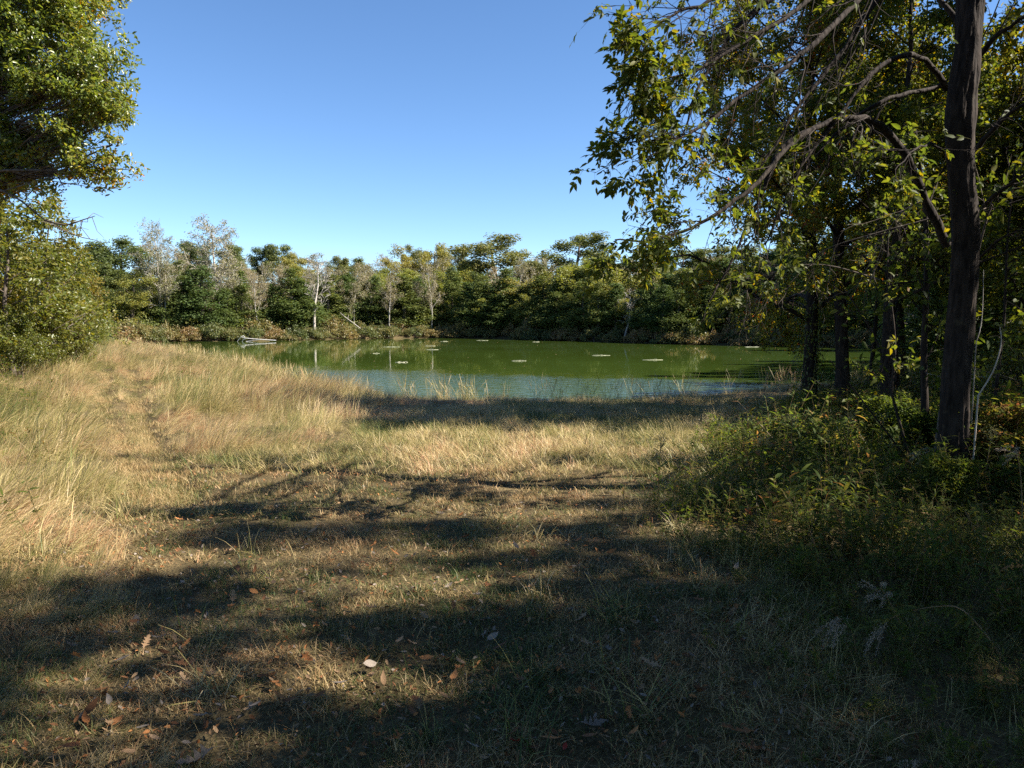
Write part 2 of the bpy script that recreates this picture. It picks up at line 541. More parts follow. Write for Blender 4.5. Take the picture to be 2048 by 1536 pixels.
def plain_mat(name, c1, c2, scale=20, rough=0.8, trans=0.0):
    m, N, L = new_mat(name)
    out = N.new('ShaderNodeOutputMaterial')
    tc = N.new('ShaderNodeTexCoord')
    oi = N.new('ShaderNodeObjectInfo')
    nz = N.new('ShaderNodeTexNoise'); nz.inputs['Scale'].default_value = scale; nz.inputs['Detail'].default_value = 4
    L.new(tc.outputs['Object'], nz.inputs['Vector'])
    f = math_(N, L, 'ADD', nz.outputs['Fac'], math_(N, L, 'MULTIPLY', math_(N, L, 'SUBTRACT', oi.outputs['Random'], 0.5), 0.5))
    r = ramp(N, [(0.25, c1), (0.75, c2)])
    L.new(f, r.inputs[0])
    pb = N.new('ShaderNodeBsdfPrincipled'); pb.inputs['Roughness'].default_value = rough; pb.inputs['Specular IOR Level'].default_value = 0.12
    L.new(r.outputs[0], pb.inputs['Base Color'])
    last = pb.outputs[0]
    if trans:
        tr = N.new('ShaderNodeBsdfTranslucent'); L.new(r.outputs[0], tr.inputs['Color'])
        mx = N.new('ShaderNodeMixShader'); mx.inputs[0].default_value = trans
        L.new(last, mx.inputs[1]); L.new(tr.outputs[0], mx.inputs[2]); last = mx.outputs[0]
    L.new(last, out.inputs[0])
    return m


M_SCUM = plain_mat('algae_scum', (0.17, 0.18, 0.11), (0.31, 0.30, 0.22), 6)
M_DEADLEAF = {
    'brown': plain_mat('dead_leaf_brown', (0.10, 0.045, 0.020), (0.24, 0.11, 0.05), 25, 0.7, 0.2),
    'tan': plain_mat('dead_leaf_tan', (0.19, 0.115, 0.06), (0.34, 0.22, 0.125), 25, 0.7, 0.2),
    'orange': plain_mat('dead_leaf_orange', (0.24, 0.09, 0.03), (0.42, 0.19, 0.07), 25, 0.7, 0.2),
    'red': plain_mat('dead_leaf_red', (0.20, 0.020, 0.012), (0.34, 0.045, 0.025), 25, 0.6, 0.2),
    'grey': plain_mat('dead_leaf_grey', (0.15, 0.12, 0.095), (0.28, 0.23, 0.185), 25, 0.9, 0.2),
}

# ------------------------------------------------------------------ ground and water
g = Geo()
na = 900
rr = np.concatenate([[0.05, 0.6], np.geomspace(1.2, 30, 150), np.geomspace(30.6, 160, 110), np.geomspace(165, 1600, 26)])
aa = np.arange(na) * 2 * math.pi / na
X = rr[:, None] * np.sin(aa)[None]; Y = rr[:, None] * np.cos(aa)[None]
Z = H(X, Y)
V = np.stack([X, Y, Z], -1).reshape(-1, 3)
i = np.arange(len(rr) - 1)[:, None] * na; j = np.arange(na)[None]; k = (j + 1) % na
g.add(V, np.stack([i + j, i + na + j, i + na + k, i + k], -1).reshape(-1, 4))
g.add(np.concatenate([V[:na], [[0, 0, Z[0, 0]]]]), [(q, (q + 1) % na, na) for q in range(na)][::1])
ground = g.build('ground', M_GROUND, smooth_=True)
tag(ground, 'rough grassy ground sloping down to the pond', kind='structure')

g = Geo()
xs = np.linspace(-52, 44, 2); ys = np.linspace(20, 118, 2)
g.add([(-52, 20, 0), (44, 20, 0), (44, 118, 0), (-52, 118, 0)], [(0, 1, 2, 3)])
water = g.build('pond_water', M_WATER)
tag(water, 'still green pond with a blue ruffled band along the near bank', kind='structure')


# ------------------------------------------------------------------ scattering of small plants (one object of nodes per kind)
def scatter_group(coll, name):
    ng = bpy.data.node_groups.new(name, 'GeometryNodeTree')
    ng.interface.new_socket('Geometry', in_out='INPUT', socket_type='NodeSocketGeometry')
    ng.interface.new_socket('Geometry', in_out='OUTPUT', socket_type='NodeSocketGeometry')
    n, l = ng.nodes, ng.links
    gi, go = n.new('NodeGroupInput'), n.new('NodeGroupOutput')
    ci = n.new('GeometryNodeCollectionInfo')
    ci.inputs['Collection'].default_value = coll
    ci.inputs['Separate Children'].default_value = True
    ci.inputs['Reset Children'].default_value = True
    ip = n.new('GeometryNodeInstanceOnPoints')

    def attr(nm, t):
        a = n.new('GeometryNodeInputNamedAttribute'); a.data_type = t
        a.inputs['Name'].default_value = nm
        return a.outputs[0]
    l.new(gi.outputs[0], ip.inputs['Points'])
    l.new(ci.outputs[0], ip.inputs['Instance'])
    ip.inputs['Pick Instance'].default_value = True
    l.new(attr('idx', 'INT'), ip.inputs['Instance Index'])
    e = n.new('FunctionNodeEulerToRotation')
    l.new(attr('rot', 'FLOAT_VECTOR'), e.inputs[0])
    l.new(e.outputs[0], ip.inputs['Rotation'])
    l.new(attr('scl', 'FLOAT_VECTOR'), ip.inputs['Scale'])
    l.new(ip.outputs[0], go.inputs[0])
    return ng


def scatter(name, protos, P, rot, scl, idx, tint, label):
    coll = bpy.data.collections.new(name + '_kinds')
    for q, me in enumerate(protos):
        coll.objects.link(bpy.data.objects.new('%s_kind_%02d' % (name, q), me))
    n = len(P)
    me = bpy.data.meshes.new(name)
    me.vertices.add(n)
    me.vertices.foreach_set('co', np.asarray(P, np.float32).ravel())
    if np.ndim(scl) == 1:
        scl = np.stack([scl] * 3, -1)
    for nm, t, d, key in (('rot', 'FLOAT_VECTOR', rot, 'vector'), ('scl', 'FLOAT_VECTOR', scl, 'vector'), ('idx', 'INT', idx, 'value'), ('tint', 'FLOAT', tint, 'value')):
        a = me.attributes.new(nm, t, 'POINT')
        a.data.foreach_set(key, np.asarray(d, np.int32 if t == 'INT' else np.float32).ravel())
    o = link(name, me)
    md = o.modifiers.new('scatter', 'NODES')
    md.node_group = scatter_group(coll, name)
    tag(o, label, kind='stuff')
    return o


def blades(rng, n, hmin, hmax, spread, wid, lean, curve, seg=3, head=0.0, lean_dir=None, tip=0.15):
    """A clump of grass blades as tapered bent strips."""
    az = rng.uniform(0, 2 * math.pi, n) if lean_dir is None else rng.normal(lean_dir, 0.55, n)
    r = spread * np.sqrt(rng.random(n)); pa = rng.uniform(0, 2 * math.pi, n)
    base = np.stack([r * np.cos(pa), r * np.sin(pa), np.full(n, -0.01)], -1)
    Lh = rng.uniform(hmin, hmax, n)
    th = np.abs(rng.normal(lean, 0.22, n))
    cv = np.abs(rng.normal(curve, curve * 0.4 + 0.05, n))
    d = np.stack([np.cos(az), np.sin(az)], -1)
    wd = np.stack([-np.sin(az + rng.normal(0, 0.6, n)), np.cos(az + rng.normal(0, 0.6, n)), rng.normal(0, 0.15, n)], -1)
    pts = [base]
    for s in range(seg):
        a = np.minimum(th + cv * (s + 0.5) / seg, 2.1)
        pts.append(pts[-1] + (Lh / seg)[:, None] * np.concatenate([d * np.sin(a)[:, None], np.cos(a)[:, None]], -1))
    w = wid * rng.uniform(0.7, 1.3, n)
    V = []
    for s, p in enumerate(pts):
        f = 1.0 if s == 0 else (1 - (1 - tip) * (s / seg) ** 1.5)
        if head and s == seg - 1: f = head
        V += [p - wd * (w * f * 0.5)[:, None], p + wd * (w * f * 0.5)[:, None]]
    V = np.stack(V, 1)
    q = np.array([(2 * s, 2 * s + 1, 2 * s + 3, 2 * s + 2) for s in range(seg)])
    FF = (q[None] + (np.arange(n) * (2 * seg + 2))[:, None, None]).reshape(-1, 4)
    return V.reshape(-1, 3), FF


def clump(name, rng, mat, *specs):
    g = Geo()
    for sp in specs:
        g.add(*blades(rng, **sp))
    return g.mesh(name, mat)


def weed_mesh(name, rng, mats, h=0.6, stems=5, leaves=16, ll=0.09, spread=0.12, leaf=LANCE, fluff=0.0):
    g = Geo()
    for s in range(stems):
        az = rng.uniform(0, 2 * math.pi)
        b = np.array([rng.normal(0, spread), rng.normal(0, spread), -0.02])
        hh = h * rng.uniform(0.6, 1.1)
        ln = rng.uniform(0.05, 0.45)
        t = np.linspace(0, 1, 5)
        pts = b + np.stack([np.cos(az) * ln * hh * t ** 1.6, np.sin(az) * ln * hh * t ** 1.6, hh * t], -1)
        tube(g, pts, np.linspace(0.0035, 0.0012, 5), 3, 0, cap=False)
        tt = rng.uniform(0.18, 1.0, leaves)
        C = np.stack([np.interp(tt, t, pts[:, q]) for q in range(3)], -1)
        a2 = rng.uniform(0, 2 * math.pi, leaves)
        dr = np.stack([np.cos(a2), np.sin(a2), rng.uniform(-0.2, 0.7, leaves)], -1)
        nr = np.stack([-0.4 * np.cos(a2), -0.4 * np.sin(a2), np.ones(leaves)], -1) + rng.normal(0, 0.3, (leaves, 3))
        replicate(g, leaf, C, frames(nr, tangent=dr), ll * rng.uniform(0.6, 1.25, leaves), 1)
        if fluff and rng.random() < fluff:
            nf = 60
            C = pts[-1] + rng.normal(0, 1, (nf, 3)) * np.array([0.03, 0.03, 0.06])
            replicate(g, LEAF2, C, frames(rand_dirs(nf, rng), rng), 0.022, 2)
    return g.mesh(name, mats)


rng = np.random.default_rng(3)
TURF = [clump('turf_clump', rng, M_TURF, dict(n=26, hmin=.03, hmax=.085, spread=.085, wid=.0042, lean=.5, curve=.8),
              dict(n=8, hmin=.06, hmax=.14, spread=.08, wid=.0035, lean=.7, curve=1.0)) for _ in range(5)]
TURF += [clump('turf_clump', rng, M_TURF, dict(n=22, hmin=.02, hmax=.06, spread=.09, wid=.005, lean=1.1, curve=.4, seg=2)) for _ in range(2)]
MEDIUM = [clump('medium_clump', rng, M_GRASS, dict(n=34, hmin=.10, hmax=.28, spread=.12, wid=.0055, lean=.55, curve=1.0)) for _ in range(5)]
TALL = [clump('tall_clump', rng, M_GRASS, dict(n=40, hmin=.30, hmax=.62, spread=.13, wid=.0065, lean=.55, curve=1.35, lean_dir=0.0, seg=4),
              dict(n=10, hmin=.45, hmax=.8, spread=.10, wid=.004, lean=.3, curve=.6, lean_dir=0.0, head=1.6)) for _ in range(6)]
REED = [clump('reed_clump', rng, M_GRASS, dict(n=11, hmin=.40, hmax=.95, spread=.14, wid=.0048, lean=.16, curve=.35, seg=4, head=2.2, tip=.6),
              dict(n=12, hmin=.25, hmax=.5, spread=.12, wid=.008, lean=.4, curve=.9)) for _ in range(5)]
WEEDS = [weed_mesh('weed_kind', rng, [M_STEM, M_WEED, M_FLUFF], h=rng.uniform(.35, .6), stems=5, leaves=20, ll=.065) for _ in range(4)]
WEEDS += [weed_mesh('weed_kind', rng, [M_STEM, M_WEED, M_FLUFF], h=.75, stems=4, leaves=22, ll=.085, fluff=.0) for _ in range(2)]
WEEDS += [weed_mesh('weed_kind', rng, [M_STEM, M_WEED, M_FLUFF], h=.62, stems=3, leaves=14, ll=.15) for _ in range(3)]
WEEDS += [weed_mesh('weed_kind', rng, [M_STEM, M_WEED, M_FLUFF], h=.5, stems=4, leaves=9, ll=.11, leaf=LEAF6) for _ in range(2)]
WEEDS += [weed_mesh('weed_kind', rng, [M_STEM, M_WEED, M_FLUFF], h=.3, stems=8, leaves=12, ll=.05, leaf=LEAF6) for _ in range(3)]


# zones of the meadow
def left_edge(y):      # tall dry grass lies to the left of this line
    return np.interp(y, [0, 2.6, 3.2, 4, 5.6, 7, 8.6, 9.6, 10.6, 12, 15, 18, 20.5, 22.5], [-1.5, -1.55, -1.8, -2.3, -3.3, -3.7, -3.9, -3.4, -2.5, -1.6, -2.3, -1.6, 0.5, 30])


def right_edge(y):     # leafy undergrowth lies to the right of this line
    return np.interp(y, [0, 2.6, 3.4, 4.3, 5.5, 6.5, 7.5, 8.5, 10, 12, 15, 18, 21, 26, 40], [0.75, .85, .95, .95, .85, .75, 1.05, 1.5, 1.7, 2.6, 4.2, 5.6, 7.5, 11, 24])


def pts_in(n, x0, x1, y0, y1, rng, near=False):
    x = rng.uniform(x0, x1, n); y = rng.uniform(y0, y1, n)
    keep = np.abs(x) < 0.70 * y + 1.2
    return x[keep], y[keep]


def fin(x, y, rng, tilt=0.12, yaw=None):
    P = np.stack([x, y, H(x, y)], -1)
    n = len(x)
    rot = np.stack([rng.normal(0, tilt, n), rng.normal(0, tilt, n), rng.uniform(0, 6.283, n) if yaw is None else yaw], -1)
    return P, rot


rng = np.random.default_rng(5)
rut_d = lambda x, y: np.minimum(seg_dist(x, y, RUTS[0]), seg_dist(x, y, RUTS[1]))

# short turf
xs_, ys_ = [], []
for (y0, y1, dens) in ((1.6, 5, 230), (5, 8, 150), (8, 12, 75), (12, 28, 26)):
    n = int(dens * (y1 - y0) * 2 * (0.72 * y1 + 1))
    a, b = pts_in(n, -0.72 * y1 - 1, 0.72 * y1 + 1, y0, y1, rng); xs_.append(a); ys_.append(b)
for L_ in RUTS:
    q_ = rng.integers(0, len(L_) - 1, 1500); t_ = rng.random(1500)[:, None]
    p_ = L_[q_] * (1 - t_) + L_[q_ + 1] * t_ + rng.normal(0, .10, (1500, 2))
    xs_.append(p_[:, 0]); ys_.append(p_[:, 1])
x, y = np.concatenate(xs_), np.concatenate(ys_)
le, re_ = left_edge(y), right_edge(y)
keep = ((x > le - 0.5 - 0.5 * rng.random(len(x))) & (x < re_ + 0.9) | (rut_d(x, y) < .45)) & (shore(x, y) > 0.3)
bare = vnoise(x, y, 0.7, 5) * 0.6 + vnoise(x, y, 0.25, 6) * 0.4
keep &= rng.random(len(x)) < np.clip(1.35 - 1.1 * bare, 0.25, 1)
x, y = x[keep], y[keep]
P, rot = fin(x, y, rng)
tint = 0.50 + 0.55 * (vnoise(x, y, 1.1, 1) - 0.5) + 0.75 * (vnoise(x, y, 0.33, 3) - 0.5) + rng.normal(0, .12, len(x))
tint += 0.06 * smooth(1.0, -1.5, x) - 0.12 * smooth(0.5, 2.0, x)
tint = np.where((rut_d(x, y) < .5) & (y > 8), .52 + .5 * (tint - .5), tint)
scl = rng.uniform(.75, 1.3, len(x)) * np.where(y > 8, 1.35, 1.0)
scatter('short_turf', TURF, P, rot, scl, rng.integers(0, len(TURF), len(x)), np.clip(tint, 0.02, .98), 'short worn turf of mixed green and straw blades')

# medium meadow grass between the mown patch and the shore, and tufts in the turf
xs_, ys_ = [], []
for (y0, y1, dens) in ((2, 8, 12), (8, 14, 42), (14, 26, 30)):
    n = int(dens * (y1 - y0) * 2 * (0.72 * y1 + 1))
    a, b = pts_in(n, -0.72 * y1 - 1, 0.72 * y1 + 1, y0, y1, rng); xs_.append(a); ys_.append(b)
x, y = np.concatenate(xs_), np.concatenate(ys_)
le, re_ = left_edge(y), right_edge(y)
tuft = vnoise(x, y, 0.55, 8)
ok_near = (y < 8) & (tuft > 0.72) & (rng.random(len(x)) < .5 + 1.0 * (y > 6.3))
ok_far = (y >= 8) & (rng.random(len(x)) < smooth(8.0, 10.0, y + 2 * (vnoise(x, y, 1.2, 4) - .5)))
keep = (ok_near | ok_far) & (x > le - .8) & (x < re_ + 1.2) & (shore(x, y) > 0.3) & (rut_d(x, y) > .2)
x, y = x[keep], y[keep]
P, rot = fin(x, y, rng, yaw=rng.normal(0.3, 1.0, len(x)))
tint = 0.47 + 0.65 * (vnoise(x, y, 1.6, 12) - 0.5) + 0.5 * (vnoise(x, y, 0.5, 13) - 0.5) + rng.normal(0, .1, len(x))
scatter('meadow_grass', MEDIUM, P, rot, rng.uniform(.7, 1.25, len(x)), rng.integers(0, len(MEDIUM), len(x)), np.clip(tint, .05, .95), 'ankle high faded meadow grass in the middle of the clearing')

# tall dry grass, bent over to the right by the wind
xs_, ys_ = [], []
for (y0, y1, dens) in ((2, 8, 60), (8, 14, 42), (14, 24, 26), (24, 45, 11), (45, 95, 3.0)):
    n = int(dens * (y1 - y0) * (0.72 * y1 + 1 + (0.3 * y1 + 4)))
    a, b = pts_in(n, -0.72 * y1 - 1, 0.3 * y1 + 4, y0, y1, rng); xs_.append(a); ys_.append(b)
x, y = np.concatenate(xs_), np.concatenate(ys_)
le = left_edge(y)
sd = shore(x, y)
mask = smooth(0.35, -0.25, x - le + 1.0 * (vnoise(x, y, .9, 21) - .5))
rd = rut_d(x, y)
keep = (rng.random(len(x)) < mask) & (sd > 0.15) & (rd > .13) & (rng.random(len(x)) < 0.35 + 1.0 * smooth(.2, .45, rd)) & ((x < 12) | (rng.random(len(x)) < .6))
keep &= (x < right_edge(y) + 1.5)
x, y, rd, sd = x[keep], y[keep], rd[keep], sd[keep]
yaw = 0.35 + 1.5 * (vnoise(x, y, 2.6, 31) - .5) + rng.normal(0, .55, len(x))
flat = vnoise(x, y, 1.3, 33)
P, rot = fin(x, y, rng, .15, yaw)
rot[:, 1] += 0.30 * smooth(.45, .75, flat)
tint = 0.67 + 0.62 * (vnoise(x, y, 2.2, 35) - .5) + 0.6 * (vnoise(x, y, .7, 36) - .5) + rng.normal(0, .09, len(x))
tint -= 0.22 * smooth(-4, -10, x) * smooth(.4, .7, vnoise(x, y, 3.0, 38)) + 0.16 * smooth(.62, .8, vnoise(x, y, 1.5, 39))
tint += 0.12 * smooth(2.5, .5, sd)
scl = rng.uniform(.7, 1.15, len(x)) * (0.50 + 0.50 * smooth(.15, .7, rd)) * np.where(y > 24, 1.15, 1.0) * (0.5 + .6 * smooth(.25, .7, vnoise(x, y, 1.1, 44))) * np.interp(y, [0, 4, 8, 12], [.78, .70, .78, .95]) * (0.42 + 0.58 * smooth(-1.5, -6, x - 0.0 * y))
sc3 = np.stack([scl, scl, scl * np.where(y > 45, .8, 1)], -1)
scatter('tall_dry_grass', TALL, P, rot, sc3, rng.integers(0, len(TALL), len(x)), np.clip(tint, .08, .99), 'tall straw coloured grass bent over on the bank')

# upright seed stems along the waterline
n = 46000
x = rng.uniform(-48, 36, n); y = rng.uniform(23, 95, n)
keep = (np.abs(x) < .7 * y + 1); x, y = x[keep], y[keep]
sd = shore(x, y)
keep = (sd > -0.15) & (sd < 1.5) & (y < 88) & (y - 0.9 * x > -60) & (rng.random(len(x)) < .22 + .9 * smooth(.45, .7, vnoise(x, y, 1.4, 41)))
keep &= ~((y > 62) & (x > 0))
x, y = x[keep], y[keep]
P, rot = fin(x, y, rng, .12, rng.normal(0.2, 1.6, len(x)))
tint = np.clip(0.66 + .5 * (vnoise(x, y, 1.7, 42) - .5) + rng.normal(0, .12, len(x)), .1, 1)
scatter('shore_grass', REED, P, rot, rng.uniform(.55, 1.1, len(x)), rng.integers(0, len(REED), len(x)), tint, 'thin upright dry stems along the near waterline')

# leafy undergrowth beneath the trees on the right
xs_, ys_ = [], []
for (y0, y1, dens) in ((1.8, 6, 70), (6, 12, 40), (12, 22, 20), (22, 45, 5)):
    n = int(dens * (y1 - y0) * (0.72 * y1 + 3))
    a, b = pts_in(n, 0, 0.72 * y1 + 3, y0, y1, rng); xs_.append(a); ys_.append(b)
x, y = np.concatenate(xs_), np.concatenate(ys_)
re_ = right_edge(y)
dx_ = x - re_ + 0.5 * (vnoise(x, y, .6, 51) - .5)
keep = (rng.random(len(x)) < smooth(-.15, .9, dx_)) & (shore(x, y) > 0.6)
x, y, dx_ = x[keep], y[keep], dx_[keep]
P, rot = fin(x, y, rng, .2)
scl = rng.uniform(.6, 1.2, len(x)) * (0.40 + .60 * smooth(0, 1.8, dx_)) * np.interp(y, [0, 3, 4.5, 7], [.38, .42, .55, .95]) * (.55 + .8 * vnoise(x, y, .9, 55))
scatter('undergrowth', WEEDS, P, rot, scl, rng.integers(0, len(WEEDS), len(x)), np.zeros(len(x)), 'tangled leafy undergrowth below the trees beside the pond')
k_ = rng.random(len(x)) < np.where(y < 6, .95, .45)
x, y = x[k_] + rng.normal(0, .12, k_.sum()), y[k_] + rng.normal(0, .12, k_.sum())
P, rot = fin(x, y, rng, .2)
scatter('undergrowth_grass', MEDIUM, P, rot, rng.uniform(.6, 1.25, len(x)) * np.interp(y, [2, 5, 8], [.5, .75, 1.4]), rng.integers(0, 5, len(x)), np.clip(rng.normal(.22, .16, len(x)) + .30 * smooth(1.3, .2, x - right_edge(y)), .02, .8), 'green grass growing through the undergrowth by the grove')
# small bits of leaf and twig in the turf
n = 15000
y = 1.8 + 7.5 * rng.random(n) ** 1.2; x = rng.uniform(-1, 1, n) * (.7 * y + .5)
kp = (x > left_edge(y) - .4) & (x < right_edge(y) + .8); x, y = x[kp], y[kp]; n = len(x)
BITS = []
for q in range(6):
    gq = Geo(); rq = np.random.default_rng(430 + q)
    v = LEAF6[0].copy(); v[:, 2] += .5 * (v[:, 0] - .5) ** 2 + rq.uniform(.2, .9) * v[:, 1] ** 2 * 3
    if q == 5: v = v * np.array([1.6, .12, .3])
    gq.add(v, LEAF6[1]); BITS.append(gq.mesh('litter_kind', M_DEADLEAF[['brown', 'tan', 'orange', 'brown', 'grey', 'brown'][q]]))
rot = np.stack([rng.normal(0, .5, n), rng.normal(0, .5, n), rng.uniform(0, 6.28, n)], -1)
scatter('leaf_litter', BITS, np.stack([x, y, H(x, y) + rng.uniform(.01, .045, n)], -1), rot, rng.uniform(.012, .042, n), rng.integers(0, 6, n), np.zeros(n), 'small bits of dead leaf and twig lying in the worn turf')
# weeds on the bank at the left wood edge
x = rng.uniform(-30, -3, 3000); y = rng.uniform(5, 45, 3000)
keep = (np.abs(x) < .72 * y + 1) & (rng.random(3000) < np.maximum(.8 * smooth(-0.54, -0.70, x / y) * (y > 9), .12 * (vnoise(x, y, 1.8, 45) > .70) * (x / y < -.3))) & (rut_d(x, y) > .8)
x, y = x[keep], y[keep]
P, rot = fin(x, y, rng, .2)
scatter('meadow_weeds', WEEDS[:6], P, rot, rng.uniform(.8, 1.5, len(x)), rng.integers(0, 6, len(x)), np.zeros(len(x)), 'green weeds standing in the tall grass by the wood edge')

# ------------------------------------------------------------------ trees
UP = np.array([0.0, 0, 1])


def rot_about(v, axis, a):
    axis = axis / (np.linalg.norm(axis) + 1e-9)
    return v * math.cos(a) + np.cross(axis, v) * math.sin(a) + axis * np.dot(axis, v) * (1 - math.cos(a))


def grow(rng, p, d, L, r, lvl, out, P):
    """Grow one branch and its children; out collects (level, points, radii)."""
    n = P['seg'][lvl]
    pts = [p]
    dirs = [d]
    for s in range(n):
        d = d + rng.normal(0, P['wander'][lvl], 3) + UP * P['trop'][lvl]
        d = d / np.linalg.norm(d)
        p = p + d * (L / n)
        pts.append(p); dirs.append(d)
    pts = np.array(pts)
    r1 = r * P['taper'][lvl]
    out.append((lvl, pts, np.linspace(r, r1, n + 1)))
    if lvl >= P['max']:
        return
    k = P['kids'][lvl]
    az = rng.uniform(0, 6.28)
    for c in range(k):
        t = P['tmin'][lvl] + (1 - P['tmin'][lvl]) * (c + rng.random() * .9) / k
        f = t * n; i0 = min(int(f), n - 1)
        q = pts[i0] + (pts[i0 + 1] - pts[i0]) * (f - i0)
        dd = dirs[min(i0 + 1, n)]
        az += 2.4 + rng.normal(0, .35)
        perp = np.cross(dd, UP if abs(dd[2]) < .9 else np.array([1.0, 0, 0]))
        perp = rot_about(perp / np.linalg.norm(perp), dd, az)
        ang = rng.normal(P['ang'][lvl], .15)
        cd = dd * math.cos(ang) + perp * math.sin(ang)
        shape = P.get('shape', 0.45)
        cl = L * P['ratio'][lvl] * (1 - shape * t) * rng.uniform(.75, 1.2)
        grow(rng, q, cd, cl, max(.0025, (r + (r1 - r) * t) * P['rr'][lvl]), lvl + 1, out, P)


def twig_leaves(g, rng, twigs, per, size, proto, m=0, droop=.4, spread=.05, vary=.35):
    Cs, Ds = [], []
    for pts in twigs:
        n = max(1, int(per * rng.uniform(.6, 1.4)))
        t = rng.uniform(.15, 1.05, n) * (len(pts) - 1)
        i0 = np.clip(t.astype(int), 0, len(pts) - 2)
        Cs.append(pts[i0] + (pts[i0 + 1] - pts[i0]) * (t - i0)[:, None] + rng.normal(0, spread, (n, 3)))
        Ds.append(np.broadcast_to(pts[-1] - pts[0], (n, 3)))
    C = np.concatenate(Cs); D = norm(np.concatenate(Ds))
    n = len(C)
    tang = D * .5 + rand_dirs(n, rng) - UP * droop
    nr = UP * .7 + rand_dirs(n, rng)
    R = frames(nr, tangent=tang)
    replicate(g, proto, C, R, size * rng.uniform(1 - vary, 1 + vary, n), m)
    return C


DECID = dict(max=3, seg=[10, 7, 5, 3], wander=[.05, .14, .18, .2], trop=[.06, .06, .02, -.02], taper=[.25, .3, .35, .4], kids=[16, 8, 6], tmin=[.3, .25, .2],
             ang=[1.0, .85, .8], ratio=[.42, .45, .5], rr=[.38, .5, .5], shape=.5)


def leafy_tree(name, seed, P, Ht, r, leafmat, barkmat, per, size, proto=LEAF2, lean=(0, 0), keep=None, tubes=3):
    """Tree at the origin: trunk, branches and crown as parts of one Empty."""
    rng = np.random.default_rng(seed)
    out = []
    grow(rng, np.zeros(3) - UP * .15, norm(np.array([lean[0], lean[1], 1.0])), Ht, r, 0, out, P)
    gt, gb, gc = Geo(), Geo(), Geo()
    twigs = []
    for lvl, pts, rad in out:
        if lvl == 0:
            rad = rad.copy(); rad[0] *= 1.35
            tube(gt, pts, rad, 10)
        elif lvl <= tubes:
            tube(gb, pts, rad, 6 if lvl == 1 else 4 if lvl == 2 else 3, cap=lvl < 3)
        if lvl == P['max']:
            twigs.append(pts)
        elif lvl == P['max'] - 1:
            twigs.append(pts[-3:])
    if keep is not None:
        twigs = [t for t in twigs if keep(t)]
    root = empty(name, (0, 0, 0))
    gb.build('branches', barkmat, gt.build('trunk', barkmat, root, True))
    if per > 0:
        twig_leaves(gc, rng, twigs, per, size, proto, spread=size * .7)
        gc.build('crown', leafmat, root)
    return root


def clump_crown(g, rng, cents, rads, per, size, outward=.8, m=0, flat=.75, proto=LEAF2):
    """Leaf-sized faces in clumps."""
    Cs, Ns = [], []
    for c, r in zip(cents, rads):
        n = int(per * (r / np.mean(rads)) ** 2)
        d = rand_dirs(n, rng)
        rr_ = r * (rng.random(n) ** .45)
        Cs.append(c + d * rr_[:, None] * np.array([1, 1, flat])); Ns.append(d * outward + UP * .5 + rand_dirs(n, rng) * .9)
    C, Nn = np.concatenate(Cs), np.concatenate(Ns)
    replicate(g, proto, C, frames(Nn, rng), size * rng.uniform(.6, 1.35, len(C)), m)


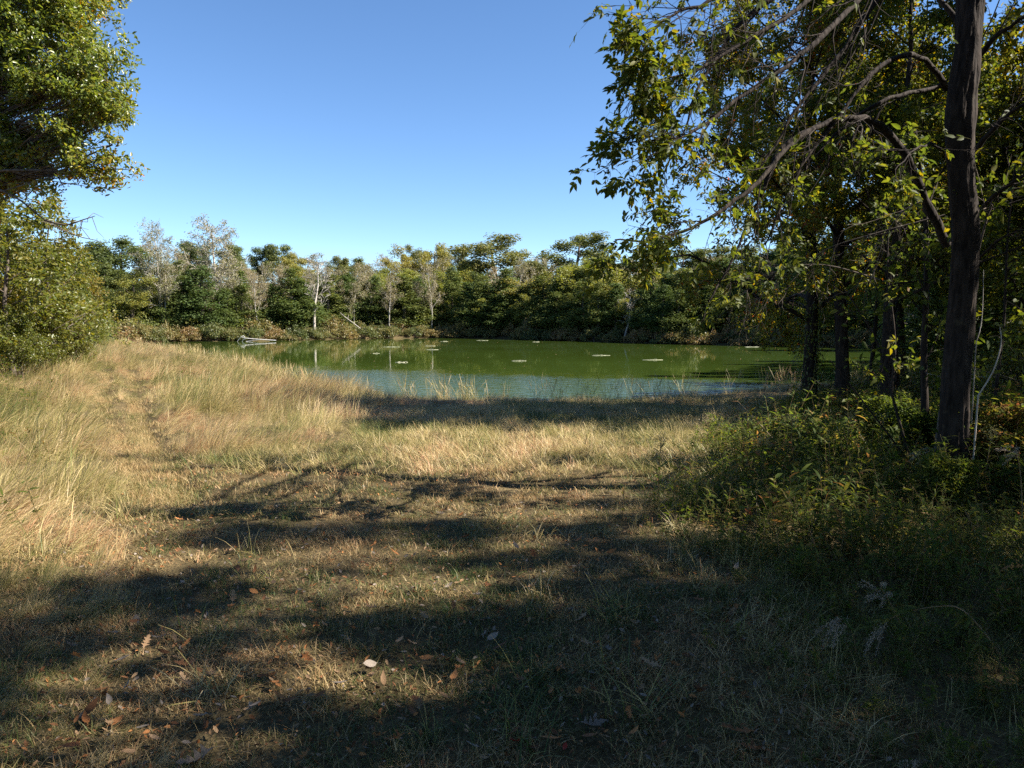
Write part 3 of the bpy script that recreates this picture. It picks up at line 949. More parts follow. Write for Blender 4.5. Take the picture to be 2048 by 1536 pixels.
def far_tree(kind, seed):
    """Distant tree at the origin, about 10 m high."""
    rng = np.random.default_rng(seed)
    gt, gc = Geo(), Geo()
    mats = {'cedar': M_CEDAR, 'oak': M_FAROAK, 'yellow': M_FARYEL, 'bare': M_FARTAN, 'sycamore': M_FARPALE, 'dead': M_FARTAN}
    bark = {'cedar': M_BARK_FAR, 'oak': M_BARK_FAR, 'yellow': M_BARK_FAR, 'bare': M_TWIG_GREY, 'sycamore': M_TWIG_GREY, 'dead': M_BARK_PALE}[kind]
    names = {'cedar': 'cedar_tree', 'oak': 'oak_tree', 'yellow': 'autumn_tree', 'bare': 'bare_tree', 'sycamore': 'sycamore_tree', 'dead': 'bare_tree'}
    root = empty(names[kind], (0, 0, 0))
    z = lambda n: np.linspace(0, 1, n)
    if kind == 'cedar':
        bend = rng.normal(0, .15, 2)
        t = z(7); pts = np.stack([bend[0] * t * t, bend[1] * t * t, -.2 + 9.4 * t], -1)
        tube(gt, pts, np.linspace(.17, .03, 7), 6)
        cents, rads = [], []
        base = rng.uniform(1.0, 2.2)
        for q in range(100):
            h = base + (9.7 - base) * rng.random() ** .9
            f = (h - base) / (9.8 - base)
            R = (1.75 * (1 - f) ** .95 + .10) * min(1, .6 + f * 2.5) * rng.uniform(.55, 1.15)
            a = rng.uniform(0, 6.28)
            cents.append((R * math.cos(a) * .85, R * math.sin(a) * .85, h + rng.normal(0, .1))); rads.append(.36 + .42 * (1 - f) * rng.uniform(.6, 1.4))
            if q % 3 == 0:
                tube(gt, [(0, 0, h - .3), (cents[-1][0] * .6, cents[-1][1] * .6, h - .1), cents[-1]], [.035, .02, .008], 3, cap=False)
        clump_crown(gc, rng, np.array(cents), np.array(rads), 95, .165, flat=.95)
    elif kind in ('oak', 'yellow'):
        P = dict(DECID, kids=[12, 6], max=2, seg=[6, 5, 4], tmin=[.3, .3], ratio=[.46, .5], ang=[.95, .8])
        out = []
        grow(rng, np.array([0, 0, -.2]), UP, 8.2, .24, 0, out, P)
        tips = []
        for lvl, pts, rad in out:
            tube(gt, pts, rad, 6 if lvl == 0 else 3, cap=False)
            if lvl >= 1: tips += [pts[-1], pts[len(pts) // 2 + 1]]
        tips = np.array(tips)
        tips = tips[tips[:, 2] > 2.6]
        if kind == 'oak':
            clump_crown(gc, rng, tips, rng.uniform(.35, .85, len(tips)), 66, .20)
        else:
            clump_crown(gc, rng, tips, rng.uniform(.35, .85, len(tips)), 48, .19, outward=.4)
    elif kind in ('bare', 'dead'):
        P = dict(DECID, kids=[13, 6, 4], max=3, seg=[8, 5, 4, 3], tmin=[.35, .25, .2], ratio=[.36, .5, .55], ang=[.7, .6, .6], trop=[.02, .08, .06, .03], rr=[.35, .5, .6])
        out = []
        grow(rng, np.array([0, 0, -.2]), UP, 9.3, .14, 0, out, P)
        tw = []
        for lvl, pts, rad in out:
            tube(gt, pts, np.maximum(rad, .016), 6 if lvl == 0 else 3, cap=False)
            if lvl >= 2: tw.append(pts)
        if kind == 'bare':
            twig_leaves(gc, rng, tw, 8, .16, LEAF2, spread=.2)
    elif kind == 'sycamore':
        P = dict(DECID, kids=[30, 7, 4], max=3, seg=[9, 5, 4, 3], tmin=[.25, .25, .2], ratio=[.30, .5, .55], ang=[.75, .7, .7], trop=[.05, .10, .05, -.02], rr=[.3, .5, .6], shape=.35)
        out = []
        grow(rng, np.array([0, 0, -.2]), UP, 9.6, .15, 0, out, P)
        tw = []
        for lvl, pts, rad in out:
            tube(gt, pts, np.maximum(rad, .012), 6 if lvl == 0 else 3, cap=False)
            if lvl >= 2: tw.append(pts)
        twig_leaves(gc, rng, tw, 5.5, .13, LEAF2, spread=.12, droop=.8)
    gt.build('trunk', bark, root)
    if gc.n:
        gc.build('crown', mats[kind], root)
    return root


def bush_proto(seed, mat=M_BUSH, size=.15, per=60, name='bush'):
    rng = np.random.default_rng(seed)
    gc, gt = Geo(), Geo()
    k = 26
    a = rng.uniform(0, 6.28, k); r = 1.15 * np.sqrt(rng.random(k)); h = (1.15 * (1 - (r / 1.3) ** 2) * rng.uniform(.3, 1.0, k)) + .1
    c = np.stack([r * np.cos(a), r * np.sin(a), h], -1)
    clump_crown(gc, rng, c, rng.uniform(.22, .45, k), per, size, outward=.5)
    for q in range(8):
        tube(gt, [(0, 0, -.1), c[q] * np.array([.4, .4, .7]), c[q] + np.array([0, 0, .35])], [.02, .012, .004], 3, cap=False)
    root = empty(name, (0, 0, 0))
    gt.build('stems', M_TWIG, root)
    gc.build('foliage', mat, root)
    return root


used = set()


def put(proto, loc, rz=0.0, scale=(1, 1, 1), label=None, cat='tree', group=None):
    o = proto if proto.name not in used else copy_tree(proto)
    used.add(o.name if o is proto else proto.name)
    o.location = loc
    o.rotation_euler = (0, 0, rz)
    o.scale = scale if not np.isscalar(scale) else (scale,) * 3
    tag(o, label, cat, group)
    return o


rng = np.random.default_rng(21)
FT = {k: [far_tree(k, 100 + 10 * i + hash_) for i in range(n)] for hash_, (k, n) in enumerate((('cedar', 6), ('oak', 5), ('yellow', 4), ('bare', 5), ('sycamore', 2), ('dead', 2)))}
WIDTH = {'cedar': 3.6, 'oak': 8.0, 'yellow': 7.6, 'bare': 5.0, 'sycamore': 4.4, 'dead': 4.5}
count_k = {}


def size_of(root):
    w = h = 0
    for c in root.children:
        co = np.empty(len(c.data.vertices) * 3, np.float32); c.data.vertices.foreach_get('co', co); co = co.reshape(-1, 3)
        hi = co[co[:, 2] > 1.5]
        w = max(w, np.percentile(np.abs(hi[:, :2]), 93) * 2); h = max(h, np.percentile(co[:, 2], 99.7))
    return w, h


SIZE = {k: [size_of(r) for r in v] for k, v in FT.items()}


def shore_D(px):
    return float(np.interp(px, [200, 290, 500, 700, 900, 1000, 1200, 1330, 1600, 1880, 2048], [92, 94, 98.5, 108, 114, 108, 96, 86, 79, 66, 62]))


def ft(px, top, D, kind, wpx=None, label=None, group=None, pick=None):
    top = top - (7 if D > 60 else 0)
    q = count_k.get(kind, 0); count_k[kind] = q + 1
    proto = FT[kind][(q if pick is None else pick) % len(FT[kind])]
    pw, ph = SIZE[kind][(q if pick is None else pick) % len(FT[kind])]
    p = at(px, 640, D)
    z0 = Hs(p[0], p[1])
    ztop = at(px, top, D)[2]
    sz = max(.25, (ztop - z0) / ph)
    w = (wpx / F * D / pw) if wpx else sz
    w = w * rng.uniform(.95, 1.05)
    return put(proto, (p[0], p[1], z0), rng.uniform(0, 6.28), (w, w, sz), label, 'tree', group)


def water_end(px):
    Ds = np.arange(45, 125, .3)
    u = (px - 1024) / F
    ins = shore(u * Ds, Ds) < 0
    return float(Ds[ins].max()) if ins.any() else shore_D(px)


MARKS = [(0, 'the leafy wood edge'), (262, 'the bright yellow green tree'), (327, 'the tall slim yellow tree'), (440, 'the tallest thin tree'), (512, 'the bleached branch'), (628, 'the pale bare tree'), (722, 'the leaning pale log'), (866, 'the pale feathery crown'),
         (1005, 'the large round oak'), (1150, 'the large spreading oak'), (1248, 'the small grey leafless tree'), (1440, 'the drooping ash leaves'), (1622, 'the ivy clad trunk'), (1905, 'the large near trunk')]
NTH = 'first second third fourth fifth sixth seventh eighth ninth tenth eleventh twelfth thirteenth fourteenth fifteenth sixteenth seventeenth eighteenth nineteenth twentieth'.split()
PEND = []


def name_rows():
    """Gives each tree and bush of a row a label of its own: what it is, and its place after the nearest landmark on the far shore."""
    seen = {}
    for px, o, what in sorted(PEND, key=lambda e: e[0]):
        mark = [m for a, m in MARKS if a <= px or a == 0][-1]
        q = seen[what, mark] = seen.get((what, mark), 0) + 1
        o['label'] = '%s, %s after %s towards the grove' % (what, NTH[min(q, 20) - 1], mark)


G_CED, G_OAK, G_YEL, G_BARE = 'dark cedars along the far shore', 'broad oaks behind the far shore', 'yellowing trees along the far shore', 'half bare trees behind the far shore'
# singled out
ft(327, 452, 100, 'sycamore', 72, 'tall slim tree with yellow leaves and pale trunk beside the red brush', pick=0)
ft(440, 438, 108, 'sycamore', 84, 'tallest tree of the far shore, thin and nearly leafless against the sky', pick=1)
ft(628, 520, 107, 'dead', 70, 'pale bare tree standing at the waterline in front of dark cedars', pick=0)
ft(1248, 585, 93, 'dead', 60, 'small grey leafless tree at the shaded bank near the overhanging leaves', pick=1)
ft(1005, 478, 142, 'oak', 140, 'large round dark oak rising above the middle of the treeline')
ft(1150, 474, 138, 'oak', 135, 'large spreading dark oak touching the overhanging leaves of the near tree')
ft(563, 496, 150, 'oak', 62, 'small round dark oak crown just beyond the tallest slim tree')
ft(515, 502, 150, 'oak', 55, 'low dark oak crown between the tallest slim tree and the round oak')
ft(905, 540, 121, 'cedar', 62, 'olive green pointed cedar below the pale round crowns')
ft(405, 540, 101, 'cedar', 85, 'bushy olive cedar between the two tall slim trees')
ft(262, 548, 99, 'yellow', 100, 'bright yellow green tree next to the slim yellow tree')
ft(250, 485, 112, 'oak', 105, 'rounded olive tree rising behind the bright yellow green tree')
ft(866, 493, 140, 'yellow', 62, 'pale feathery crown standing out on the skyline')
ft(805, 500, 140, 'yellow', 80, 'dull golden crown beside the pale feathery one')
# skyline row
for px, top, kind, w in ((190, 505, 'yellow', 80), (215, 500, 'yellow', 70), (290, 492, 'bare', 60), (365, 498, 'bare', 60), (375, 492, 'oak', 60), (400, 494, 'oak', 62), (472, 500, 'oak', 60), (480, 515, 'bare', 60), (600, 508, 'bare', 70),
                         (585, 512, 'yellow', 50), (640, 525, 'bare', 60), (672, 520, 'oak', 55), (715, 526, 'oak', 60), (735, 530, 'bare', 60), (765, 516, 'bare', 70), (822, 500, 'oak', 40), (838, 508, 'bare', 60), (900, 512, 'oak', 70),
                         (930, 516, 'bare', 60), (945, 528, 'oak', 60), (1075, 530, 'oak', 50), (1085, 522, 'bare', 50), (1220, 524, 'oak', 70), (1260, 520, 'oak', 90), (1310, 515, 'yellow', 80), (1360, 505, 'oak', 100), (1430, 505, 'oak', 100), (1500, 500, 'oak', 110),
                         (1580, 495, 'oak', 120), (1660, 490, 'oak', 120), (1750, 490, 'oak', 120), (1840, 480, 'oak', 120), (1930, 470, 'oak', 120), (2020, 470, 'oak', 130), (2110, 460, 'oak', 130), (100, 500, 'oak', 120), (20, 500, 'oak', 120), (-80, 490, 'oak', 130)):
    D = shore_D(px) + rng.uniform(32, 46)
    PEND.append((px, ft(px, top + rng.uniform(-3, 4), D, kind, w, None,
       {'oak': G_OAK, 'yellow': G_YEL, 'bare': G_BARE}[kind]), {'oak': 'dark skyline oak', 'yellow': 'yellowish skyline tree', 'bare': 'half bare skyline tree'}[kind]))
# middle row: grey half bare stems and mixed crowns
px = 215
while px < 1900:
    D = shore_D(px) + rng.uniform(14, 27)
    bare = (430 < px < 900) or rng.random() < .3
    kind = 'bare' if (bare and rng.random() < .72) else rng.choice(['yellow', 'oak', 'yellow', 'cedar'])
    top = {'bare': 528, 'yellow': 545, 'oak': 535, 'cedar': 545}[kind] + rng.uniform(-8, 18)
    o = ft(px, top, D, kind, {'bare': 52, 'yellow': 75, 'oak': 75, 'cedar': 60}[kind] * rng.uniform(.85, 1.2),
       None,
       {'oak': G_OAK, 'yellow': G_YEL, 'bare': G_BARE, 'cedar': G_CED}[kind])
    PEND.append((px, o, {'bare': 'half bare middle row tree', 'yellow': 'yellow green middle row tree', 'oak': 'dull green middle row oak', 'cedar': 'dark middle row cedar'}[kind]))
    px += rng.uniform(17, 30)
# front row: cedars with yellow green trees between them
FRONT = [(225, 600, 'yellow', 70), (300, 575, 'cedar', 70), (345, 570, 'cedar', 60), (372, 560, 'cedar', 60), (450, 585, 'cedar', 60), (482, 578, 'cedar', 66), (520, 590, 'cedar', 60), (548, 575, 'cedar', 55), (585, 545, 'cedar', 78), (605, 570, 'cedar', 60), (655, 570, 'cedar', 66),
         (690, 560, 'cedar', 66), (722, 575, 'cedar', 60), (748, 560, 'cedar', 64), (780, 575, 'cedar', 62), (808, 560, 'cedar', 62), (838, 565, 'cedar', 60), (868, 575, 'cedar', 56), (935, 572, 'cedar', 60), (965, 560, 'cedar', 62), (990, 590, 'yellow', 60), (1012, 545, 'cedar', 72),
         (1035, 565, 'yellow', 70), (1045, 580, 'cedar', 56), (1080, 560, 'cedar', 66), (1105, 575, 'yellow', 60), (1125, 545, 'cedar', 74), (1152, 522, 'yellow', 84), (1160, 545, 'cedar', 80), (1195, 565, 'yellow', 66), (1215, 570, 'cedar', 66), (1240, 545, 'yellow', 70), (1275, 560, 'cedar', 70),
         (1300, 575, 'cedar', 66), (1335, 555, 'cedar', 72), (1370, 545, 'cedar', 76), (1405, 535, 'cedar', 80), (1445, 525, 'cedar', 84), (1490, 515, 'cedar', 88), (1535, 515, 'cedar', 90), (1580, 450, 'cedar', 115), (1630, 430, 'cedar', 115), (1680, 450, 'cedar', 115), (1740, 430, 'cedar', 115), (1800, 430, 'cedar', 115), (1860, 430, 'cedar', 115), (1930, 480, 'cedar', 105), (2000, 470, 'cedar', 110), (2070, 470, 'cedar', 110)]
for px, top, kind, w in FRONT:
    D = shore_D(px) + rng.uniform(5, 9)
    PEND.append((px, ft(px, top, D, kind, w * 1.12, None, {'yellow': G_YEL, 'cedar': G_CED}[kind]), {'cedar': 'front row dark cedar', 'yellow': 'front row yellow green tree'}[kind]))

px = 960.0
while px < 1640:
    D = water_end(px) + rng.uniform(2.5, 5.0)
    kind = 'cedar' if rng.random() < .75 else 'yellow'
    PEND.append((px, ft(px, rng.uniform(565, 600), D, kind, rng.uniform(55, 75), None, G_CED if kind == 'cedar' else G_YEL), 'waterside cedar' if kind == 'cedar' else 'yellow green waterside tree'))
    px += rng.uniform(22, 36)
px = 330.0
while px < 900:      # slender pale stems among the cedars
    PEND.append((px, ft(px, rng.uniform(530, 580), shore_D(px) + rng.uniform(4, 10), 'bare', rng.uniform(34, 50), None, G_BARE), 'slender pale stemmed tree'))
    px += rng.uniform(30, 55)

# brush along the far waterline
BUSH = [bush_proto(300 + q) for q in range(5)]
G_BUSH = 'bushes along the far waterline'
px = 216.0
while px < 1960:
    big = rng.random() < .12
    D = water_end(px) + (rng.uniform(.2, 1.2) if rng.random() < .55 else rng.uniform(1.5, 5))
    p = at(px, 640, D)
    h = rng.uniform(.9, 1.5) * (1.6 if big else 1)
    w = rng.uniform(.95, 1.5) * (1.3 if big else 1)
    o = put(BUSH[int(rng.integers(5))], (p[0], p[1], Hs(p[0], p[1]) - .05), rng.uniform(0, 6.28), (w, w, h),
        None, 'bush', G_BUSH)
    PEND.append((px, o, 'tall rounded waterline bush' if big else 'low waterline bush'))
    px += rng.uniform(7, 16)
b = put(BUSH[0], (*at(512, 640, 103.5)[:2], Hs(*at(512, 640, 103.5)[:2])), .4, (2.0, 2.0, 2.6), 'largest rounded green bush right behind the bleached branch', 'bush', G_BUSH)

name_rows()

# forest floor plants filling the wood behind the shore
n = 5200
x = rng.uniform(-75, 60, n); y = rng.uniform(60, 160, n)
sd = shore(x, y)
keep = (sd > 4) & (sd < 55) & (y > 84 - .6 * np.abs(x))
x, y = x[keep], y[keep]
fb = []
for q in range(3):
    gq = Geo(); rq = np.random.default_rng(400 + q)
    k = 14
    cc = np.stack([rq.normal(0, .8, k), rq.normal(0, .8, k), rq.uniform(.2, 1.5, k)], -1)
    clump_crown(gq, rq, cc, rq.uniform(.3, .6, k), 26, .2, outward=.3)
    fb.append(gq.mesh('understorey_kind', M_FARYEL if q < 2 else M_FAROAK))
P, rot = fin(x, y, rng, .1)
scatter('understorey', fb, P, rot, rng.uniform(.6, 1.5, len(x)), rng.integers(0, 3, len(x)), np.zeros(len(x)), 'mass of yellow green saplings on the wood floor behind the far trees')

# bleached wood and logs at the far shore
g = Geo()
A = lambda px, py, D=95.5: at(px, py, D)
tube(g, [A(552, 681), A(530, 679.5), A(508, 678), A(492, 676.5), A(482, 674), A(477, 679), A(474, 684)], [.06, .055, .05, .05, .045, .04, .03], 5)
tube(g, [A(520, 679), A(505, 681.5), A(492, 683)], [.04, .035, .03], 4)
tube(g, [A(492, 676.5), A(486, 680), A(484, 684)], [.06, .05, .04], 4)
tube(g, [A(482, 674), A(487, 671.5), A(490, 674)], [.05, .04, .03], 4)
tag(g.build('dead_branch', M_WOOD_WHITE), 'bleached white forked branch sticking out of the water near the far bank', 'branch')
g = Geo()
D = 111
b0 = at(722, 658, D)
tube(g, [b0, at(705, 645, D), at(690, 634, D), at(680, 625, D)], [.085, .075, .055, .03], 6)
tube(g, [at(695, 638, D), at(697, 630, D)], [.06, .03], 4)
tube(g, [at(705, 645, D), at(690, 640, D), at(682, 639, D)], [.05, .03, .02], 4)
tag(g.build('leaning_log', M_BARK_PALE), 'pale dead log leaning out of the brush beyond the pond', 'log')
g = Geo()
b0 = at(666, 658, 110)
tube(g, [np.array([b0[0], b0[1], Hs(b0[0], b0[1])]), at(667, 645, 110), at(666, 632, 110)], [.1, .09, .07], 6)
tag(g.build('tree_stump', M_BARK_PALE), 'short pale broken stump beside the leaning log', 'stump')

# floating mats of scum and twigs on the pond
for (px, py, L_, lab) in ((781, 694, 2.0, 'long pale scum streak nearest the leaning log reflection'), (863, 699.5, 1.5, 'pale scum streak left of the middle of the pond'), (860, 692, 1.4, 'greenish scum streak just beyond the pale one'),
                          (802, 725, 1.0, 'small scum streak closest to the ruffled water'), (1038, 722, 1.1, 'thin pale scum streak in the open middle water'), (1203, 711, 1.7, 'bright scum streak ahead of the overhanging leaves'),
                          (1304, 720, 1.7, 'bright scum streak below the drooping leaves'), (965, 681, 1.8, 'pale scum streak close to the far shaded bank'), (1510, 694, 2.5, 'pale scum patch by the dark east bank'),
                          (752, 707, .7, 'tiny scum fleck beside the long streak'), (888, 683, 1.2, 'small scum patch at the foot of the brush'), (1072, 684, 1.1, 'tiny scum patch before the shaded bank')):
    p = at_z(px, py, 0.0)
    rq = np.random.default_rng(int(px))
    g = Geo()
    L_ *= .72
    k = 22
    a = np.arange(k) * 2 * math.pi / k
    r = 1 + .35 * rq.normal(0, 1, k) * .7
    sh = rq.uniform(.09, .14)
    ex, ey = L_ / 2 * np.cos(a) * np.clip(r, .5, 1.3), L_ * sh * np.sin(a) * np.clip(r, .4, 1.5) + .12 * np.cos(a)
    V = np.concatenate([np.stack([ex, ey, np.full(k, -.01)], -1), np.stack([ex * .93, ey * .93, np.full(k, .022)], -1), [[0, 0, .03]]])
    g.add(V, [(q, (q + 1) % k, k + (q + 1) % k, k + q) for q in range(k)])
    g.add(V[k:], [(q, (q + 1) % k, k) for q in range(k)])
    for q in range(5):
        c = np.array([rq.uniform(-.4, .4) * L_, rq.normal(0, .08), .03])
        dq = np.array([rq.uniform(.1, .35) * L_ * .5, rq.normal(0, .06), .02])
        tube(g, [c - dq, c + [0, 0, .012], c + dq], [.012, .016, .01], 4)
    o = g.build('floating_scum', M_SCUM, loc=(p[0], p[1], 0.0))
    tag(o, lab, 'scum', 'pale scum floating on the pond')
n = 190
x = rng.uniform(-40, 34, n); y = rng.uniform(28, 108, n) ; keep = shore(x, y) < -1.5
x, y = x[keep], y[keep]
g = Geo()
replicate(g, LEAF6, np.stack([x, y, np.full(len(x), .012)], -1), frames(np.stack([rng.normal(0, .05, len(x)), rng.normal(0, .05, len(x)), np.ones(len(x))], -1), rng), rng.uniform(.06, .16, len(x)))
tag(g.build('floating_leaves', M_DEADLEAF['tan']), 'scattered specks of fallen leaves floating on the pond', kind='stuff')

# ------------------------------------------------------------------ trees on the left
# oak whose crown reaches in from the left edge
rng = np.random.default_rng(33)
root = empty('oak_tree', (-13.4, 16.5, Hs(-13.4, 16.5)))
tag(root, 'glossy green oak overhanging the tall grass beside the open sky', 'tree')
B0 = np.array([-13.4, 16.5, Hs(-13.4, 16.5)])
gt, gb, gc = Geo(), Geo(), Geo()
tpts = [B0 - UP * .2, B0 + [.05, 0, 2], B0 + [.1, .1, 4.5], B0 + [0, 0, 7], B0 + [.1, 0, 9.5], B0 + [0, .1, 12]]
tube(gt, np.array(tpts) - B0, [.38, .30, .26, .22, .14, .05], 12)
lobes = [(60, 50, 120, 16), (120, 20, 75, 15.6), (150, -60, 90, 16), (20, 170, 110, 16.5), (110, 150, 95, 15.8), (185, 150, 62, 15.2), (225, 165, 34, 15), (165, 225, 72, 15.2), (212, 215, 48, 15), (60, 270, 80, 16.2), (130, 290, 35, 15.6), (200, 320, 48, 15), (225, 290, 30, 14.9),
         (30, 330, 50, 15.8), (-10, 300, 75, 16), (60, 325, 36, 15.7), (185, 345, 34, 15), (228, 338, 26, 15), (10, 330, 45, 16.5), (-20, 360, 60, 17), (-90, 90, 160, 16.5), (-100, 270, 150, 16.5), (60, -80, 130, 16), (-60, -100, 150, 16), (210, 120, 45, 15.2), (236, 230, 26, 15), (-180, -20, 160, 17), (-190, 180, 150, 17), (-40, -220, 160, 16.5), (90, -180, 110, 16.5)]
for px, py, rp, D in lobes:
    c = at(px, py, D); R = rp / F * D
    src = B0 + [0, 0, max(3.5, min(11, c[2] - B0[2] - 1.2 - .2 * abs(c[0] - B0[0])))]
    mid = (src + c) / 2 + rng.normal(0, .2, 3) + UP * .25
    limb = catmull(np.array([src, mid, c]), 4, False)
    tube(gb, limb - B0, np.linspace(.05, .012, len(limb)), 5)
    k = max(9, int(40 * (rp / 60) ** 1.75))
    sub = c + rand_dirs(k, rng) * (R * 1.22 * rng.random((k, 1)) ** .5) * np.array([1, 1.1, 1.0])
    gap = vnoise(sub[:, 0] * 1.0 + sub[:, 1] * .6, sub[:, 2], .55, 81)
    sub = sub[(gap > .36) | (np.arange(k) < 3)]; k = len(sub)
    ex = limb[rng.integers(max(1, int(len(limb) * .3)), len(limb), int(6 + k * .25))]
    sub = np.concatenate([sub, ex + rng.normal(0, .22, ex.shape)]); k = len(sub)
    for s_ in sub:
        j0 = limb[int(rng.integers(len(limb) // 2, len(limb)))]
        tube(gb, np.array([j0, (j0 + s_) / 2 + rng.normal(0, .07, 3), s_]) - B0, [.014, .01, .004], 3, cap=False)
    clump_crown(gc, rng, sub - B0, rng.uniform(.14, .27, k), 52, .088, outward=.3, proto=LEAF6, flat=.85)
# the bare lower branches
for pl in (((-60, 345, 16), (20, 352, 15.6), (70, 353, 15.4), (110, 345, 15.3), (150, 338, 15.2), (200, 335, 15)), ((70, 353, 15.4), (68, 375, 15.3), (52, 395, 15.2)), ((-20, 370, 15.5), (40, 400, 15), (90, 440, 14.8), (150, 470, 14.7), (190, 480, 14.6)),
           ((60, 290, 15.8), (100, 310, 15.5), (140, 335, 15.3), (170, 345, 15.2)), ((90, 440, 14.8), (130, 450, 14.6), (165, 440, 14.5), (190, 432, 14.4))):
    pts = catmull(np.array([at(*q) for q in pl]), 3, False)
    tube(gb, pts - B0, np.linspace(.022, .006, len(pts)), 5)
    for q in range(7):
        a = pts[int(rng.integers(len(pts) // 3, len(pts)))]
        e = a + rand_dirs(1, rng)[0] * rng.uniform(.2, .55)
        tube(gb, np.array([a, (a + e) / 2 + rng.normal(0, .05, 3), e]) - B0, [.008, .006, .003], 3, cap=False)
gb.build('branches', M_TWIG, gt.build('trunk', M_BARK_DARK, root, True)); gc.build('crown', M_OAK, root)

# small trees and shrubs at the edge of the wood
SMALL = [leafy_tree('small_tree', 500 + q, dict(DECID, kids=[15, 7, 5], tmin=[.12, .2, .2], ratio=[.46, .5, .5], trop=[.06, .05, .02, 0]), 5.0, .075, M_SHRUB, M_TWIG, 10, .115) for q in range(3)]
SHR = [leafy_tree('shrub', 520 + q, dict(DECID, kids=[16, 8, 5], tmin=[.03, .15, .2], ratio=[.62, .5, .5], ang=[.9, .8, .8], trop=[.05, .08, .03, 0], shape=.35), 2.6, .04, M_SHRUB, M_TWIG, 10, .10) for q in range(3)]

SHR2 = [leafy_tree('shrub', 540 + q, dict(DECID, kids=[16, 8, 5], tmin=[.03, .15, .2], ratio=[.62, .5, .5], ang=[.9, .8, .8], trop=[.05, .04, .0, 0], shape=.35), 2.6, .03, M_WEED, M_TWIG, 9, .15, proto=LEAF6) for q in range(2)]


def edge_tree(proto, px, top, D, hp, wmul, label, cat='tree', group=None, rz=None):
    p = at(px, 640, D); z0 = Hs(p[0], p[1]); h = at(px, top, D)[2] - z0
    s = h / hp
    return put(proto, (p[0], p[1], z0), rng.uniform(0, 6.28) if rz is None else rz, (s * wmul, s * wmul, s), label, cat, group)


edge_tree(SMALL[0], 20, 385, 24, 5.6, 1.25, 'leafy green tree below the oak branches at the wood edge')
edge_tree(SMALL[1], 110, 405, 27, 5.6, 1.05, 'bushy green tree at the wood edge under the thin bare twigs')
edge_tree(SMALL[2], 140, 500, 33, 5.6, 1.0, 'small tree with a visible forked pale trunk at the wood edge')
edge_tree(SMALL[1], -60, 360, 26, 5.6, 1.2, 'green tree behind the oak, cut by the edge of the picture')
edge_tree(SMALL[0], 150, 520, 44, 5.6, .9, 'yellowing small tree beyond the forked one')
edge_tree(SMALL[2], 60, 470, 38, 5.6, 1.2, 'dense green tree in the second row of the wood edge')
edge_tree(SMALL[1], 178, 535, 62, 5.6, .9, 'golden tree close to the far corner of the pond')
edge_tree(SMALL[0], 125, 500, 60, 5.6, 1.2, 'golden green tree far along the wood edge')
edge_tree(SMALL[2], 100, 490, 52, 5.6, 1.3, 'tall dull green tree deep in the wood edge')
G_SH = 'shrubs along the wood edge'
for px, top, D, w, lab in ((15, 560, 25, 1.0, 'dense green shrub at the foot of the leafy tree'), (75, 560, 28, .9, 'olive shrub under the bushy tree'), (130, 580, 31, .9, 'dark green shrub beneath the forked trunk'), (165, 590, 34, .6, 'sunlit yellow green shrub at the end of the wood edge'),
                           (150, 640, 29, .8, 'low yellow green shrub standing in the tall grass'), (40, 620, 23, .9, 'low green shrub in the tall grass below the oak'), (100, 630, 25, .9, 'low shrub between the tall grass and the bushy tree'), (185, 640, 45, .8, 'far low shrub beside the wheel tracks'), (-40, 540, 24, 1.1, 'large shrub below the oak at the picture edge'), (195, 620, 58, .6, 'golden shrub by the far corner of the pond')):
    edge_tree(SHR[int(rng.integers(3))], px, top, D, 3.2, w, lab, 'shrub', G_SH)

# ------------------------------------------------------------------ the near tree on the right
rng = np.random.default_rng(41)
B0 = gp(1905, 985); B0[2] = Hs(B0[0], B0[1])
MAIN = empty('ash_tree', B0)
tag(MAIN, 'nearest large tree with dark ridged trunk and arching drooping limbs', 'tree')
gt = Geo()
DM = float(B0[1])
tp = np.array([B0 - UP * .2] + [at(px, py, DM + o) for px, py, o in ((1908, 900, 0), (1910, 780, .02), (1922, 620, .05), (1930, 480, .02), (1922, 350, .0), (1920, 230, 0), (1934, 110, 0), (1940, 0, .05), (1945, -150, .1), (1940, -330, .15), (1950, -520, .2), (1945, -760, .2))])
tp = catmull(tp, 4, False)
trad = .87 * np.interp(np.arange(len(tp)), [0, 2, 5, 10, 16, 20, 24, 28, 32, 40, len(tp) - 1], [.30, .20, .158, .142, .138, .130, .150, .128, .135, .10, .05])
# ridged bark as geometry: many-sided tube whose radius ripples
sides = 56
T = norm(np.gradient(tp, axis=0)); Aq = norm(np.cross(T, [0, 1, 0])); Bq = np.cross(T, Aq)
sub = np.linspace(0, len(tp) - 1, 150)
ip = lambda arr: np.stack([np.interp(sub, np.arange(len(tp)), arr[:, q]) for q in range(3)], -1)
pc, pa, pbv = ip(tp), ip(Aq), ip(Bq)
rad = np.interp(sub, np.arange(len(tp)), trad)
ang = np.arange(sides) * 2 * math.pi / sides
hh = pc[:, 2][:, None] + 0 * ang[None]
rip = (vnoise(ang[None] * 4.2 + 0 * hh + .35 * np.sin(hh * 3), hh * 1.1, .42, 61) - .5) * .20 + (vnoise(ang[None] * 9 + 0 * hh, hh * 2.2, .4, 62) - .5) * .12
R_ = rad[:, None] * (1 + rip + .05 * np.sin(ang * 3 + 1)[None])
V = pc[:, None] + R_[..., None] * (np.cos(ang)[None, :, None] * pa[:, None] + np.sin(ang)[None, :, None] * pbv[:, None])
i = np.arange(149)[:, None] * sides; j = np.arange(sides)[None]; k = (j + 1) % sides
gt.add(V.reshape(-1, 3) - B0, np.stack([i + j, i + k, i + sides + k, i + sides + j], -1).reshape(-1, 4))
gt.build('trunk', M_BARK_DARK, MAIN)

